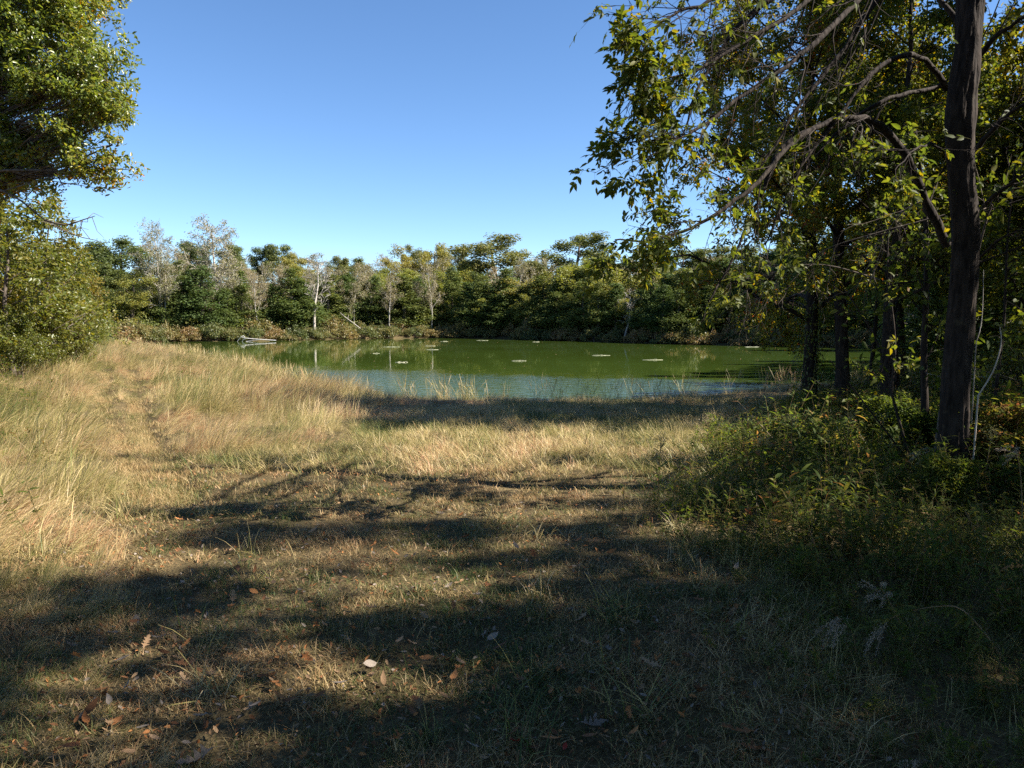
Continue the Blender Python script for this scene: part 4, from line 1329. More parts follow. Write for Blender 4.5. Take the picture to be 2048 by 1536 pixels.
LIMBS = [  # (points in the photograph with distance), start radius, end radius, twig density, leafiness
    ([(1895, 490, 8.6), (1850, 400, 8.4), (1810, 310, 8.2), (1760, 250, 8.0), (1700, 235, 7.8), (1630, 255, 7.6), (1570, 300, 7.4), (1520, 360, 7.2), (1450, 415, 7.0), (1385, 455, 6.9), (1300, 480, 6.8), (1230, 480, 6.75)], .062, .008, 1.0, 1.0),
    ([(1640, 250, 7.65), (1560, 300, 7.6), (1530, 370, 7.5), (1500, 440, 7.5), (1455, 540, 7.4), (1420, 600, 7.3)], .034, .008, .8, .5),
    ([(1892, 178, 8.6), (1850, 120, 8.3), (1800, 112, 8.0), (1730, 160, 7.8), (1680, 230, 7.7), (1620, 310, 7.6), (1570, 400, 7.5), (1530, 490, 7.4)], .040, .008, .9, .6),
    ([(1893, 172, 8.6), (1820, 185, 8.3), (1740, 215, 8.1), (1670, 270, 8.0), (1600, 350, 7.9), (1545, 460, 7.8)], .034, .008, .8, .5),
    ([(1915, -200, 8.7), (1810, -130, 8.1), (1710, 5, 7.4), (1600, 110, 7.0), (1500, 180, 6.8), (1400, 255, 6.6), (1350, 275, 6.5), (1280, 280, 6.5)], .045, .007, 1.2, .7),
    ([(1920, -260, 8.7), (1760, -160, 7.9), (1620, 0, 7.2), (1520, 65, 6.9), (1420, 125, 6.7), (1370, 150, 6.6), (1300, 160, 6.5)], .042, .007, 1.2, .9),
    ([(1920, -330, 8.7), (1700, -220, 7.7), (1520, -60, 6.9), (1420, 0, 6.6), (1345, 30, 6.5), (1295, 70, 6.4)], .040, .007, 1.3, 1.0),
    ([(1760, -160, 7.9), (1580, -30, 7.5), (1480, 50, 7.3), (1410, 150, 7.1), (1365, 270, 7.0), (1320, 360, 7.0)], .035, .006, 1.1, .7),
    ([(1918, -90, 8.7), (1820, -70, 8.4), (1740, 20, 8.1), (1680, 110, 8.0), (1600, 210, 7.9), (1540, 310, 7.8), (1480, 380, 7.7)], .050, .007, 1.0, .7),
    ([(1925, 340, 8.7), (1985, 260, 8.4), (2060, 200, 8.1), (2150, 170, 7.8)], .045, .008, 1.1, 1.2),
    ([(1925, 470, 8.7), (1990, 390, 8.3), (2070, 340, 7.9), (2140, 330, 7.6)], .040, .008, 1.1, 1.2),
    ([(1930, 160, 8.7), (1985, 80, 8.4), (2060, 30, 8.2), (2150, 10, 8.0)], .045, .008, 1.1, 1.3),
    ([(1930, 60, 8.7), (1860, -20, 8.9), (1760, -60, 9.1), (1680, -60, 9.2)], .045, .008, 1.0, 1.0),
    ([(1940, -300, 8.8), (2000, -400, 9.2), (2080, -460, 9.6)], .045, .01, 1.0, 1.2),
    ([(1940, -200, 8.8), (1960, -330, 7.9), (1940, -420, 7.0)], .045, .01, 1.0, 1.2),
    ([(1940, -350, 8.7), (1800, -450, 8.9), (1650, -480, 9.2), (1500, -440, 9.5)], .05, .008, 1.4, 1.3),
    ([(1942, -450, 8.8), (1850, -580, 9.2), (1700, -660, 9.7)], .05, .008, 1.4, 1.3),
    ([(1945, -560, 8.8), (1900, -760, 9.1), (1820, -880, 9.4)], .04, .008, 1.4, 1.3),
    ([(1942, -400, 8.8), (2050, -560, 8.6), (2150, -640, 8.4)], .04, .008, 1.3, 1.3),
    ([(1925, 560, 8.7), (1975, 500, 8.2), (2040, 460, 7.8), (2090, 470, 7.5)], .022, .006, 1.1, 1.3),
    ([(1915, 330, 8.6), (1870, 290, 8.0), (1830, 300, 7.5), (1790, 340, 7.2)], .020, .005, 1.0, 1.1),
]
TW = dict(max=3, seg=[1, 1, 5, 3], wander=[0, 0, .17, .2], trop=[0, 0, -.03, -.05], taper=[1, 1, .35, .4], kids=[0, 0, 5], tmin=[0, 0, .2], ang=[0, 0, .7], ratio=[0, 0, .45], rr=[0, 0, .55])
leaf_pts, leaf_dir = [], []
for pl, r0, r1, dens, leafy in LIMBS:
    pts = catmull(np.array([at(*q) for q in pl]), 4, False)
    pts[1:-1] += rng.normal(0, .007, (len(pts) - 2, 3))
    g = Geo()
    radl = (np.linspace(0, 1, len(pts)) ** .8 * (r1 - r0) + r0) * .85
    tube(g, pts - B0, radl * (1 + rng.normal(0, .06, len(pts))), 8)
    Ltot = np.linalg.norm(np.diff(pts, axis=0), axis=1).sum()
    k = int(Ltot * 5.2 * dens)
    for q in range(k):
        t = .18 + .82 * (q + rng.random()) / k
        f = t * (len(pts) - 1); i0 = min(int(f), len(pts) - 2)
        p = pts[i0] + (pts[i0 + 1] - pts[i0]) * (f - i0)
        d = norm(pts[i0 + 1] - pts[i0])
        dv = norm(d * .9 + rand_dirs(1, rng)[0] * .75 + np.array([-.06, -.1, -.28]))
        out = []
        grow(rng, p, dv, rng.uniform(.5, 1.15) * (1.2 - .72 * t), max(.0045, radl[i0] * .33), 2, out, TW)
        for lvl, pp, rd_ in out:
            tube(g, pp - B0, rd_, 4 if lvl == 2 else 3, cap=False)
            pr = leafy * (.07 + .93 * smooth(.55, .97, t))
            for _ in range(8 if lvl == 3 else 4):
                if rng.random() < pr * .62:
                    leaf_pts.append(pp[-1] if rng.random() < .7 else pp[1]); leaf_dir.append(pp[-1] - pp[-2])
    g.build('limb', M_BARK_DARK, MAIN)
C = np.array(leaf_pts); D_ = norm(np.array(leaf_dir))
ASHL = [compound(np.random.default_rng(70 + q), 1 + (q % 3)) for q in range(12)]
for q in range(12):
    v_ = ASHL[q][0]; v_[:, 2] -= (.04 + .04 * (q % 5)) * v_[:, 0] ** 2 * (1 + .3 * (q % 4)); v_[:, 1] *= 1 - .06 * (q % 4)
nl = len(C)
tang = D_ * .8 + rand_dirs(nl, rng) * .9 - UP * .15
nrm = UP * .8 + rand_dirs(nl, rng) * .8
RR = frames(nrm, tangent=tang)
sz = .122 * rng.uniform(.5, 1.35, nl)
kind = rng.integers(0, 12, nl)
# which show largest: inside the frame and near
ux = (C[:, 0] / C[:, 1]) * F + 1024
uz = 640 - (C[:, 2] - EYE) / C[:, 1] * F
infr = (ux > 0) & (ux < 2048) & (uz > 0) & (uz < 1536)
score = np.where(infr, sz / np.linalg.norm(C - [0, 0, EYE], axis=1), -1)
order = np.argsort(-score)
top = order[:300]; rest = order[300:]
LM = []
for q, (v, fc) in enumerate(ASHL):
    gq = Geo(); gq.add(v, fc); LM.append(gq.mesh('leaf', M_ASH))
from mathutils import Matrix
for q in top:
    o = link('leaf', LM[kind[q]], MAIN)
    mw = Matrix([[*(RR[q][r] * sz[q]), float(C[q][r] - B0[r])] for r in range(3)] + [[0, 0, 0, 1]])
    o.matrix_local = mw
g = Geo()
for q in range(12):
    s_ = rest[kind[rest] == q]
    replicate(g, ASHL[q], C[s_] - B0, RR[s_], sz[s_])
o = g.build('crown', M_ASH, MAIN); o['kind'] = 'stuff'
print('ash leaves', nl, 'in frame', int(infr.sum()))

# ------------------------------------------------------------------ ivy-clad pair of trees near the shore and other trees of the grove
rng = np.random.default_rng(51)
GROVE = 'trees of the grove beside the pond'
TA = dict(DECID, kids=[28, 9, 6], tmin=[.16, .22, .2], ratio=[.46, .5, .5], trop=[.05, -.02, -.03, -.03], shape=.55)
tA = leafy_tree('elm_tree', 601, TA, 10.5, .17, M_YEL, M_BARK_DARK, 40, .090, proto=LEAF6)
pA = at(1622, 640, 18.2)
put(tA, (pA[0], pA[1], Hs(pA[0], pA[1])), 1.1, (1, 1, 1), 'small leaved yellowing tree with ivy at its foot near the water', 'tree')
tB = leafy_tree('elm_tree', 602, dict(TA, kids=[18, 8, 6], tmin=[.35, .25, .2]), 11.0, .16, M_YEL, M_BARK_DARK, 38, .090, proto=LEAF6)
pB = at(1690, 640, 17.6)
put(tB, (pB[0], pB[1], Hs(pB[0], pB[1])), 2.3, (1, 1, 1), 'straight dark trunked tree close beside the ivy clad one', 'tree')
# ivy on the foot of the first
g = Geo()
n = 700
hz = rng.random(n) ** .8 * 2.6; a = rng.uniform(0, 6.28, n)
rr_ = .20 + .10 * rng.random(n) + .12 * vnoise(a * 2, hz, .5, 71)
C = np.stack([rr_ * np.cos(a), rr_ * np.sin(a), hz], -1)
replicate(g, LEAF6, C, frames(np.stack([np.cos(a), np.sin(a), np.full(n, .6)], -1) + rng.normal(0, .4, (n, 3)), tangent=np.tile([0, 0, -1.0], (n, 1)) + rng.normal(0, .4, (n, 3))), .085 * rng.uniform(.6, 1.3, n))
for q in range(5):
    a0 = rng.uniform(0, 6.28); t = np.linspace(0, 1, 9)
    tube(g, np.stack([.19 * np.cos(a0 + 1.5 * t), .19 * np.sin(a0 + 1.5 * t), 2.6 * t], -1), .008, 4)
o = g.build('ivy', M_SHRUB, loc=(pA[0], pA[1], Hs(pA[0], pA[1])))
tag(o, 'leafy ivy climbing the foot of the yellowing tree by the water', 'ivy')

SHADE = [leafy_tree('grove_tree', 611 + q, dict(DECID, kids=[17, 8, 6], tmin=[.28, .25, .2], ratio=[.42, .48, .5]), 10.0, .15, M_YEL if q == 1 else M_ASH, M_BARK_DARK, 30, .11) for q in range(3)]
OPEN = [leafy_tree('grove_tree', 621 + q, dict(DECID, kids=[15, 7, 5], tmin=[.3, .25, .2], ratio=[.40, .48, .5]), 10.0, .15, M_ASH, M_BARK_DARK, 9, .16, keep=lambda t, q=q: float(vnoise(t[0, 0] + 3 * q + .5 * t[0, 1], t[0, 2] + .7 * t[0, 1], 1.25, 90 + q)) > .5) for q in range(3)]
for px, D, s, q, lab in ((1768, 15.5, .8, 0, 'slender trunk nearest the water gap, between the pair and the large trunk'), (1795, 17.5, .75, 1, 'second slender trunk beside the water gap'), (1968, 22, .9, 2, 'thin dark trunk just beyond the large one'),
                         (1812, 21.5, .85, 2, 'third slender trunk farther back beside the water gap'), (2035, 16.5, .65, 0, 'dark tree at the picture edge behind the large trunk'), (1990, 27, .7, 1, 'farther dark trunk standing beside the pale bank'), (1870, 30, .75, 2, 'thin tree on the pale far bank behind the large trunk'),
                         (2090, 24, .7, 0, 'dense dark tree at the edge of the grove'), (1745, 27, .6, 2, 'small tree by the water behind the pair'), (2150, 34, .9, 1, 'tall tree deep in the grove'), (1930, 38, .9, 0, 'leafy tree across the pond corner'), (2020, 44, 1.2, 1, 'tall leafy tree on the pale far bank')):
    p = at(px, 640, D)
    put(SHADE[q], (p[0], p[1], Hs(p[0], p[1])), rng.uniform(0, 6.28), s, lab, 'tree', GROVE)
for px, top_, D, w, lab in ((1960, 560, 19, 1.1, 'dark shrub just past the large trunk'), (2030, 540, 22, 1.2, 'dark shrub at the picture edge behind the large trunk'), (1905, 620, 30, 1.0, 'low shrub hidden behind the large trunk'), (1990, 600, 33, 1.2, 'leafy shrub on the pale bank beyond the trunks'),
                      (2080, 520, 27, 1.2, 'tall dark shrub at the edge of the grove'), (1835, 640, 26, .9, 'small shrub beside the water gap'), (2045, 620, 15, .9, 'low dark shrub near the picture edge')):
    p = at(px, 640, D); z0 = Hs(p[0], p[1]); h = (at(px, top_, D)[2] - z0) / 3.2
    put(SHR[int(rng.integers(3))], (p[0], p[1], z0), rng.uniform(0, 6.28), (h * w, h * w, h), lab, 'shrub', 'dark shrubs of the grove')
for px, top_, D, w, lab in ((1790, 800, 10.6, 1.0, 'leafy shrub between the slanting stem and the slim sapling'), (1852, 815, 9.4, .9, 'low shrub at the foot of the slim sapling'), (1965, 790, 9.0, 1.0, 'shrub on the far side of the large trunk foot'), (1705, 790, 12.6, 1.0, 'shrub below the straight dark trunk'),
                      (1605, 806, 14.6, .9, 'shrub in front of the ivy clad trunk'), (2035, 800, 8.0, 1.0, 'shrub at the picture edge before the dark cedar'), (1900, 905, 6.9, .8, 'low shrub hiding the foot of the large trunk')):
    p = at(px, 640, D); z0 = Hs(p[0], p[1]); h = (at(px, top_, D)[2] - z0) / 3.0
    put(SHR2[int(rng.integers(2))], (p[0], p[1], z0), rng.uniform(0, 6.28), (h * w * 1.3, h * w * 1.3, h), lab, 'shrub', 'shrubs round the large trunk')
for px, top_, D, w, lab in ((1985, 300, 40, 150, 'tall dark cedar right behind the large trunk'), (2065, 260, 36, 170, 'tall dark cedar at the picture edge'), (1900, 380, 48, 120, 'dark cedar seen past the foot of the large trunk'), (1820, 420, 66, 110, 'dark cedar on the bank behind the slender trunks'), (2010, 240, 17.5, 250, 'nearest dark cedar just past the large trunk'), (2085, 120, 20, 300, 'dark cedar filling the picture edge'), (1972, 330, 26, 180, 'narrow dark cedar tucked behind the large trunk')):
    ft(px, top_, D, 'cedar', w, lab, 'dark cedars of the grove')
# the rest of the wood the photographer stands beside: beyond the picture, it throws the long shadows
for x, y, s, q in ((8.4, 2.4, 1.15, 0), (6.6, 1.0, .72, 1), (10.6, 1.0, 1.05, 2), (9.5, -2.2, 1.1, 0), (15.5, 2.2, 1.3, 1), (13, 4, 1.2, 2), (11, -1.5, 1.0, 0), (7.0, .5, 1.0, 2), (15.5, 6.5, 1.1, 0), (17, 10, 1.1, 1), (19, 5, 1.1, 2), (15, 0, 1.1, 1), (20, 13, 1.2, 0), (24, 9, 1.2, 2), (24, 17, 1.1, 1), (19, 20, 1.0, 2), (28, 22, 1.2, 0), (12.6, 15.2, 1.4, 1), (18.5, 25, 1.0, 0), (24, 27, 1.1, 2), (22, 34, 1.2, 1), (30, 32, 1.2, 0),
                   (8, -4, 1.0, 1), (3.5, -4.5, 1.2, 2), (-2.5, -5, 1.25, 0), (-8, -3.5, 1.2, 1), (0, -9, 1.3, 1), (-6, -9, 1.3, 2), (14, -6, 1.1, 2), (22, 0, 1.2, 0), (28, 12, 1.2, 1)):
    put((OPEN if x < 12 and y > -2 else SHADE)[q], (x, y, Hs(x, y)), rng.uniform(0, 6.28), s, 'leafy tree of the dense wood beside the clearing', 'tree', 'trees of the dense wood beside the clearing')

# saplings, vines and canes round the large trunk
def cane(name, pl, r0, r1, mat, label, cat, twigs=0, leaf=None, sides=6):
    pts = catmull(np.array([at(*q) for q in pl]), 4, False)
    base = pts[0].copy()
    base[2] = min(base[2], Hs(base[0], base[1]))
    pts[0] = base - UP * .05
    root = empty(name, base)
    g = Geo()
    tube(g, pts - base, np.linspace(r0, r1, len(pts)), sides)
    tw = []
    for q in range(twigs):
        i0 = int(rng.integers(len(pts) // 3, len(pts) - 1))
        out = []
        grow(rng, pts[i0], norm(norm(pts[i0 + 1] - pts[i0]) * .6 + rand_dirs(1, rng)[0]), rng.uniform(.3, .8), max(.003, r1 * .8), 2, out, TW)
        for lvl, pp, rd_ in out:
            tube(g, pp - base, rd_, 3, cap=False); tw.append(pp - base)
    g.build('stem', mat, root, True)
    if leaf and tw:
        gl = Geo()
        twig_leaves(gl, rng, tw, leaf[1], leaf[2], LEAF6, spread=.03)
        gl.build('leaves', leaf[0], root)
    tag(root, label, cat)
    return root


cane('sapling', [(1855, 1000, 9.3), (1850, 820, 9.3), (1848, 700, 9.3), (1853, 560, 9.3), (1850, 420, 9.3), (1830, 260, 9.2)], .05, .018, M_BARK_DARK, 'slim upright sapling just beside the large trunk', 'sapling', 20, (M_ASH, 5, .10))
cane('sapling', [(1868, 1010, 8.5), (1872, 900, 8.45), (1893, 760, 8.4), (1930, 620, 8.4), (1962, 480, 8.4), (1985, 400, 8.3)], .026, .008, M_TWIG, 'leaning thin stem crossing in front of the large trunk', 'sapling', 8, (M_ASH, 3, .11))
cane('sapling', [(1835, 970, 8.8), (1795, 830, 9.0), (1760, 700, 9.2), (1730, 640, 9.3), (1690, 580, 9.4)], .018, .006, M_BARK_DARK, 'thin dark stem leaning away from the large trunk towards the water', 'sapling', 8, (M_ASH, 2, .10))
cane('sapling', [(1845, 960, 8.6), (1770, 860, 8.6), (1700, 770, 8.6), (1660, 720, 8.6)], .013, .005, M_BARK_DARK, 'low slanting stem over the undergrowth', 'sapling', 4)
cane('sapling', [(1985, 960, 8.8), (1990, 800, 8.9), (2008, 640, 9.0), (2015, 480, 9.0), (2030, 330, 9.0)], .022, .008, M_BARK_DARK, 'thin upright sapling between the large trunk and the picture edge', 'sapling', 14, (M_ASH, 5, .10))
cane('sapling', [(1790, 930, 10.6), (1783, 800, 10.7), (1790, 680, 10.8), (1775, 540, 10.8), (1780, 420, 10.9)], .022, .008, M_BARK_DARK, 'thin upright sapling rising from the shrub beside the slanting stem', 'sapling', 14, (M_ASH, 4, .10))
cane('cane', [(1950, 800, 7.6), (1985, 745, 7.5), (2002, 690, 7.5), (2000, 655, 7.5)], .008, .004, M_TWIG_GREY, 'pale curved cane lit by the sun beyond the large trunk', 'cane')
cane('cane', [(1950, 690, 8.0), (1962, 650, 8.0), (1966, 590, 8.0), (1967, 540, 8.0)], .006, .003, M_TWIG_GREY, 'short pale upright cane beside the large trunk', 'cane')
cane('cane', [(2040, 1000, 7.0), (2000, 1060, 6.8), (1975, 1110, 6.7)], .006, .003, M_TWIG_GREY, 'pale slanting stick in the undergrowth at the picture edge', 'cane')
cane('vine', [(1910, 960, 8.35), (1935, 800, 8.4), (1915, 640, 8.4), (1922, 500, 8.4), (1935, 330, 8.4)], .010, .005, M_TWIG_GREY, 'woody vine climbing the face of the large trunk', 'vine', 4, (M_ASH, 3, .09))
for q, pl in enumerate([[(1560, 560, 9.5), (1650, 500, 9.3), (1740, 470, 9.0), (1890, 430, 8.7)], [(1700, 600, 9.2), (1790, 440, 9.0), (1850, 400, 8.9)], [(1480, 590, 10), (1560, 540, 9.8), (1650, 530, 9.6), (1760, 560, 9.4)]]):
    pts = catmull(np.array([at(*p) for p in pl[::-1]]), 4, False)
    g = Geo()
    tube(g, pts - B0, np.linspace(.011, .003, len(pts)), 5)
    for r in range(11):
        i0 = int(rng.integers(2, len(pts) - 1)); out = []
        grow(rng, pts[i0], norm(norm(pts[i0 + 1] - pts[i0]) + rand_dirs(1, rng)[0] * .9), rng.uniform(.3, .9), .005, 2, out, TW)
        for lvl, pp, rd_ in out: tube(g, pp - B0, rd_, 3, cap=False)
    o = g.build('limb', M_TWIG, MAIN); o['label'] = 'grey dead limb with bare twigs'

# ------------------------------------------------------------------ single plants in front of the undergrowth
rng = np.random.default_rng(81)
def tall_weed(px, py, h, D, label, group, lean=(0, 0), nleaf=18, ll=.16, head=True, red=False):
    p = at(px, 640, D); z0 = Hs(p[0], p[1])
    root = empty('tall_weed', (p[0], p[1], z0))
    t = np.linspace(0, 1, 7)
    pts = np.stack([lean[0] * t ** 2, lean[1] * t ** 2, -.03 + h * t], -1)
    g = Geo(); tube(g, pts, np.linspace(.006, .0025, 7), 5); g.build('stem', M_STEM, root, True)
    g = Geo()
    tt = np.linspace(.3, .98, nleaf); a = np.arange(nleaf) * 2.4 + rng.uniform(0, 6)
    C = np.stack([np.interp(tt, t, pts[:, q]) for q in range(3)], -1)
    dr = np.stack([np.cos(a), np.sin(a), np.full(nleaf, .45)], -1)
    nr = np.stack([-.5 * np.cos(a), -.5 * np.sin(a), np.ones(nleaf)], -1) + rng.normal(0, .15, (nleaf, 3))
    replicate(g, LANCE, C, frames(nr, tangent=dr), ll * np.interp(tt, [0, .6, 1], [.8, 1.1, .6]) * rng.uniform(.8, 1.15, nleaf)); g.build('leaves', M_WEED, root)
    if head:
        g = Geo(); n = 90
        C = pts[-1] + rng.normal(0, 1, (n, 3)) * [.05, .05, .035] + [0, 0, .03]
        replicate(g, LEAF2, C, frames(rand_dirs(n, rng), rng), .018)
        for q in range(12): tube(g, [pts[-1] - [0, 0, .06], C[q]], [.0015, .001], 3, cap=False)
        g.build('seed_head', M_FARTAN, root)
    tag(root, label, 'weed', group)


GW = 'tall weeds in front of the grove'
for a in ((1322, 990, .62, 7.6, 'tallest leafy weed with a brown seed head at the edge of the short grass', GW, (.02, 0)), (1352, 1000, .42, 7.5, 'short pale leaved weed beside the tallest one', GW, (.05, .02), 12, .17, False), (1395, 1000, .40, 7.7, 'small weed with drooping pale leaves in the reddish patch', GW, (-.05, 0), 12, .16, False),
          (1460, 1000, .46, 7.7, 'weed with arching leaves half way to the large trunk', GW, (-.06, .02), 14, .16, False), (1500, 980, .66, 8.0, 'upright weed with long bright leaves against the dark undergrowth', GW, (.03, 0), 18, .18, False), (1530, 1010, .62, 7.7, 'weed with narrow bright leaves and a brown top', GW, (.02, -.02), 18, .16, True),
          (1590, 940, .72, 8.6, 'weed with thin leaves near the foot of the slim sapling', GW, (0, 0), 18, .15, True), (1250, 1010, .36, 7.0, 'low weed with two pale standing leaves beside the lit grass', GW, (.02, .02), 9, .13, False), (1700, 960, .72, 8.8, 'tall dull weed close to the leaning thin stem', GW, (.05, 0), 18, .15, True), (1420, 880, .5, 10.5, 'small weed in the shaded grass before the water', GW, (0, 0), 14, .14, True),
          (1770, 930, .7, 8.7, 'dusky weed with a seed head between sapling and trunk', GW, (.03, 0), 18, .14, True), (1985, 1020, .7, 7.4, 'leafy weed beyond the large trunk', GW, (.05, 0), 18, .15, True)):
    tall_weed(*a)


def goldenrod(foot, path, label, plumes, leaves=34):
    """An arching stalk with narrow leaves that ends in fluffy grey seed plumes."""
    pts = catmull(np.array([at(*q) for q in path]), 4, False)
    base = pts[0].copy(); z0 = Hs(base[0], base[1]); base[2] = z0
    pts = np.concatenate([[base - UP * .03], pts])
    root = empty('goldenrod', base)
    g = Geo(); tube(g, pts - base, np.linspace(.006, .002, len(pts)), 5); g.build('stem', M_STEM, root, True)
    if leaves:
        g = Geo()
        f = rng.uniform(.3, .95, leaves) * (len(pts) - 1); i0 = np.minimum(f.astype(int), len(pts) - 2)
        C = pts[i0] + (pts[i0 + 1] - pts[i0]) * (f - i0)[:, None] - base
        d = norm(pts[i0 + 1] - pts[i0])
        dr = d * .6 + rand_dirs(leaves, rng) * .8 - UP * .5
        replicate(g, LANCE, C, frames(UP * 1.0 + rand_dirs(leaves, rng) * .5, tangent=dr), .10 * rng.uniform(.6, 1.3, leaves)); g.build('leaves', M_WEED, root)
    e = pts[-1] - base; d0 = norm(pts[-1] - pts[-2])
    for q in range(plumes):
        g = Geo()
        dv = norm(d0 * .6 + rand_dirs(1, rng)[0] * .55 + [-.35, -.1, -.15])
        L_ = rng.uniform(.10, .2)
        t = np.linspace(0, 1, 6)[:, None]
        pp = e - d0 * .1 * rng.random() + dv * L_ * t - UP * .05 * t * t
        tube(g, pp, .0015, 3, cap=False)
        n = 70
        f = rng.uniform(.15, 1, n) * 5; i1 = np.minimum(f.astype(int), 4)
        C = pp[i1] + (pp[i1 + 1] - pp[i1]) * (f - i1)[:, None] + rng.normal(0, .006, (n, 3))
        replicate(g, LEAF2, C, frames(rand_dirs(n, rng), rng), .009)
        g.build('plume', M_FLUFF, root)
    tag(root, label, 'plant', 'fluffy goldenrod stalks in the dark undergrowth')


goldenrod(None, [(1720, 1400, 3.9), (1715, 1330, 3.9), (1705, 1265, 3.9), (1690, 1240, 3.88), (1675, 1240, 3.85)], 'goldenrod with the broad fluffy grey plume above the dark grass', 9, 16)
goldenrod(None, [(1830, 1340, 4.2), (1810, 1270, 4.2), (1785, 1215, 4.2), (1765, 1180, 4.2), (1760, 1165, 4.2)], 'goldenrod with the tallest pale plume in the deep shade', 7, 14)
goldenrod(None, [(2000, 1310, 3.8), (1960, 1255, 3.8), (1915, 1215, 3.8), (1860, 1215, 3.8), (1800, 1228, 3.8), (1760, 1250, 3.8)], 'long arching stalk with bright drooping leaves in the dark undergrowth', 5, 60)
goldenrod(None, [(1880, 1000, 7.2), (1885, 940, 7.2), (1870, 905, 7.2), (1850, 900, 7.2)], 'goldenrod with a thin plume at the foot of the large trunk', 5, 16)
goldenrod(None, [(2045, 1010, 6.0), (2040, 940, 6.0), (2030, 895, 6.0)], 'goldenrod plume at the picture edge beyond the large trunk', 6, 16)
goldenrod(None, [(1850, 1580, 2.9), (1840, 1540, 2.9), (1830, 1520, 2.9)], 'low goldenrod plume close to the lower edge of the picture', 4, 10)

# a broken dark stick over the water, held by a twig of the sapling
# ------------------------------------------------------------------ fallen leaves on the turf
rng = np.random.default_rng(91)


def oak_leaf(rng, lobes=3, curl=.25):
    """Lobed leaf with a stalk, curled, unit length."""
    xs = [0.0]; w = [.02]
    for q in range(lobes):
        x0 = .18 + .62 * q / lobes
        xs += [x0, x0 + .11, x0 + .19]; w += [.07, .30 - .04 * q + rng.uniform(-.04, .04), .08]
    xs += [.9, 1.0]; w += [.12, 0.01]
    xs, w = np.array(xs), np.array(w)
    xl = xs.copy(); xl[2::3] += .06
    n = len(xs)
    z = lambda x, yy: curl * (x - .5) ** 2 * 1.2 + curl * 1.6 * yy * yy * 2 + .03 * np.sin(9 * x + yy * 8)
    V = np.concatenate([np.stack([xs, 0 * xs, z(xs, 0 * xs) + .0], -1), np.stack([xl, w, z(xl, w)], -1), np.stack([xl, -w, z(xl, -w)], -1)])
    Fq = [(q, q + 1, n + q + 1, n + q) for q in range(n - 1)] + [(q + 1, q, 2 * n + q, 2 * n + q + 1) for q in range(n - 1)]
    st = np.array([(-.22, -.008, .03), (-.22, .008, .03), (0, .01, z(0, 0)), (0, -.01, z(0, 0))])
    return V, np.array(Fq), st


def plain_leaf(rng, curl=.3):
    xs = np.array([0, .15, .35, .6, .82, 1.0]); w = np.array([.01, .13, .2, .19, .1, .01]) * rng.uniform(.8, 1.25)
    n = 6
    z = lambda x, yy: curl * (x - .4) ** 2 + curl * 3.2 * yy * yy
    V = np.concatenate([np.stack([xs, 0 * xs, z(xs, 0 * xs)], -1), np.stack([xs, w, z(xs, w)], -1), np.stack([xs, -w, z(xs, -w)], -1)])
    Fq = [(q, q + 1, n + q + 1, n + q) for q in range(n - 1)] + [(q + 1, q, 2 * n + q, 2 * n + q + 1) for q in range(n - 1)]
    st = np.array([(-.15, -.006, .02), (-.15, .006, .02), (0, .008, z(0, 0)), (0, -.008, z(0, 0))])
    return V, np.array(Fq), st


FL = {}
for col, mat in M_DEADLEAF.items():
    for kind_ in ('oak', 'plain'):
        ms = []
        for q in range(3):
            v, fq, st = (oak_leaf if kind_ == 'oak' else plain_leaf)(np.random.default_rng(900 + q), curl=.15 + .25 * q)
            gq = Geo(); gq.add(v, fq); gq.add(st, [(0, 1, 2, 3)])
            ms.append(gq.mesh('fallen_leaf', mat))
        FL[col, kind_] = ms
ADJ = {'brown': 'brown', 'tan': 'pale tan', 'orange': 'orange brown', 'red': 'red', 'grey': 'greyish'}


def fallen(px, py, size, col, kind_, label=None, lift=.03):
    p = gp(px, py)
    o = link('fallen_leaf', FL[col, kind_][int(rng.integers(3))])
    o.location = (p[0], p[1], p[2] + lift + rng.uniform(0, .03))
    o.rotation_euler = (rng.normal(0, .3), rng.normal(0, .3) - .1, rng.uniform(0, 6.28))
    o.scale = (size,) * 3
    tag(o, label or '%s %s leaf lying %s' % (ADJ[col], 'lobed' if kind_ == 'oak' else 'oval', 'on the sunlit short grass' if py < 1060 else 'in the first wide shadow band' if py < 1180 else 'on dappled turf half way down' if py < 1350 else 'on shaded turf near the lower edge') + (', nearer the dry grass' if px < 520 else ', nearer the undergrowth' if px > 980 else ' in the middle'), 'leaf', 'fallen leaves on the turf')


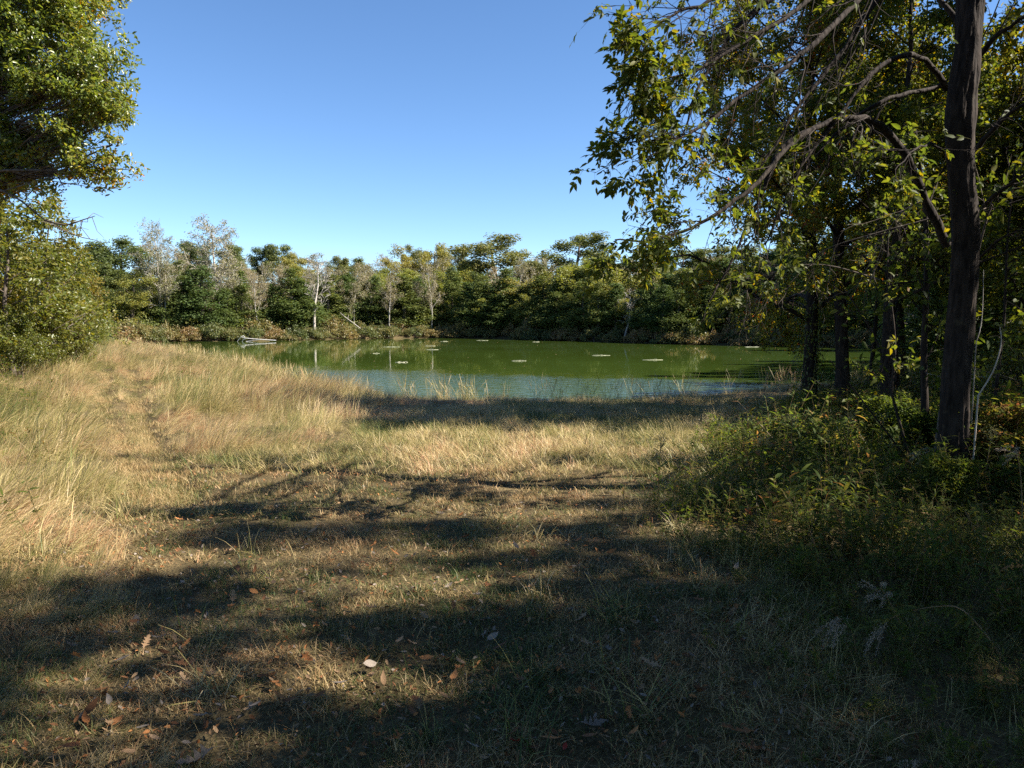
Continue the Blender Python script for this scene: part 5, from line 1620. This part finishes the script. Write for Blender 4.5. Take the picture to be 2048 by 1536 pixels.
for a in ((1020, 1506, .075, 'red', 'plain', 'bright red leaf closest to the lower edge of the picture'), (1322, 1358, .11, 'tan', 'oak', 'large pale lobed leaf at the edge of the dark undergrowth'), (1515, 1482, .15, 'orange', 'oak', 'largest orange brown lobed leaf in the dark corner'), (1160, 1470, .12, 'grey', 'oak', 'greyish spread lobed leaf on bare shaded turf'),
          (350, 1345, .12, 'brown', 'oak', 'curled dark brown lobed leaf near the dry grass'), (425, 1362, .10, 'tan', 'oak', 'pale lobed leaf beside the curled dark brown one'), (430, 1522, .14, 'grey', 'oak', 'faded pinkish lobed leaf low beside the tall grass'), (1062, 1110, .12, 'brown', 'oak', 'dark rust coloured lobed leaf at the shadow edge'), (1175, 1236, .11, 'tan', 'oak', 'upright pale leaf beside a green tuft'),
          (1180, 1303, .10, 'tan', 'oak', 'folded pale leaf in a small sunlit spot'), (735, 1494, .10, 'orange', 'oak', 'orange leaf in the shade near the lower edge'), (768, 1392, .08, 'tan', 'plain', 'long pale leaf in the sunlit leaf cluster'), (748, 1380, .07, 'tan', 'plain', 'short pale leaf in the sunlit leaf cluster'), (725, 1378, .07, 'orange', 'plain', 'orange oval leaf in the sunlit leaf cluster'),
          (792, 1304, .065, 'tan', 'plain', 'rounded tan leaf in dark turf'), (880, 1400, .06, 'tan', 'plain', 'pale round leaf just past the sunlit cluster'), (680, 1004, .13, 'tan', 'oak', 'bright pale leaf out on the sunlit short grass'), (500, 1133, .11, 'tan', 'oak', 'pinkish leaf in the first shadow band'), (1000, 973, .15, 'tan', 'oak', 'pale leaf far out in the lit meadow'),
          (1120, 1500, .09, 'orange', 'plain', 'orange oval leaf next to the bright red one'), (1132, 1503, .06, 'red', 'plain', 'small narrow red leaf standing beside the orange oval one'), (1012, 1235, .05, 'red', 'plain', 'tiny bright red leaf in mid turf'), (540, 1363, .07, 'red', 'plain', 'small dark red leaf in the shaded turf'), (280, 1192, .08, 'orange', 'oak', 'orange leaf at the foot of the dry grass'),
          (1395, 1400, .12, 'brown', 'oak', 'brown lobed leaf by the dark undergrowth'), (160, 1335, .10, 'orange', 'oak', 'orange leaf caught in the tall dry grass')):
    fallen(*a)
cols = ['brown'] * 5 + ['tan'] * 5 + ['orange'] * 3 + ['grey'] * 3 + ['brown']
for q in range(170):
    py = 990 + 540 * rng.random() ** .8
    px = rng.uniform(140, 1480) if py > 1100 else rng.uniform(280, 1250)
    fallen(px, py, rng.uniform(.045, .10), cols[int(rng.integers(len(cols)))], 'oak' if rng.random() < .5 else 'plain')
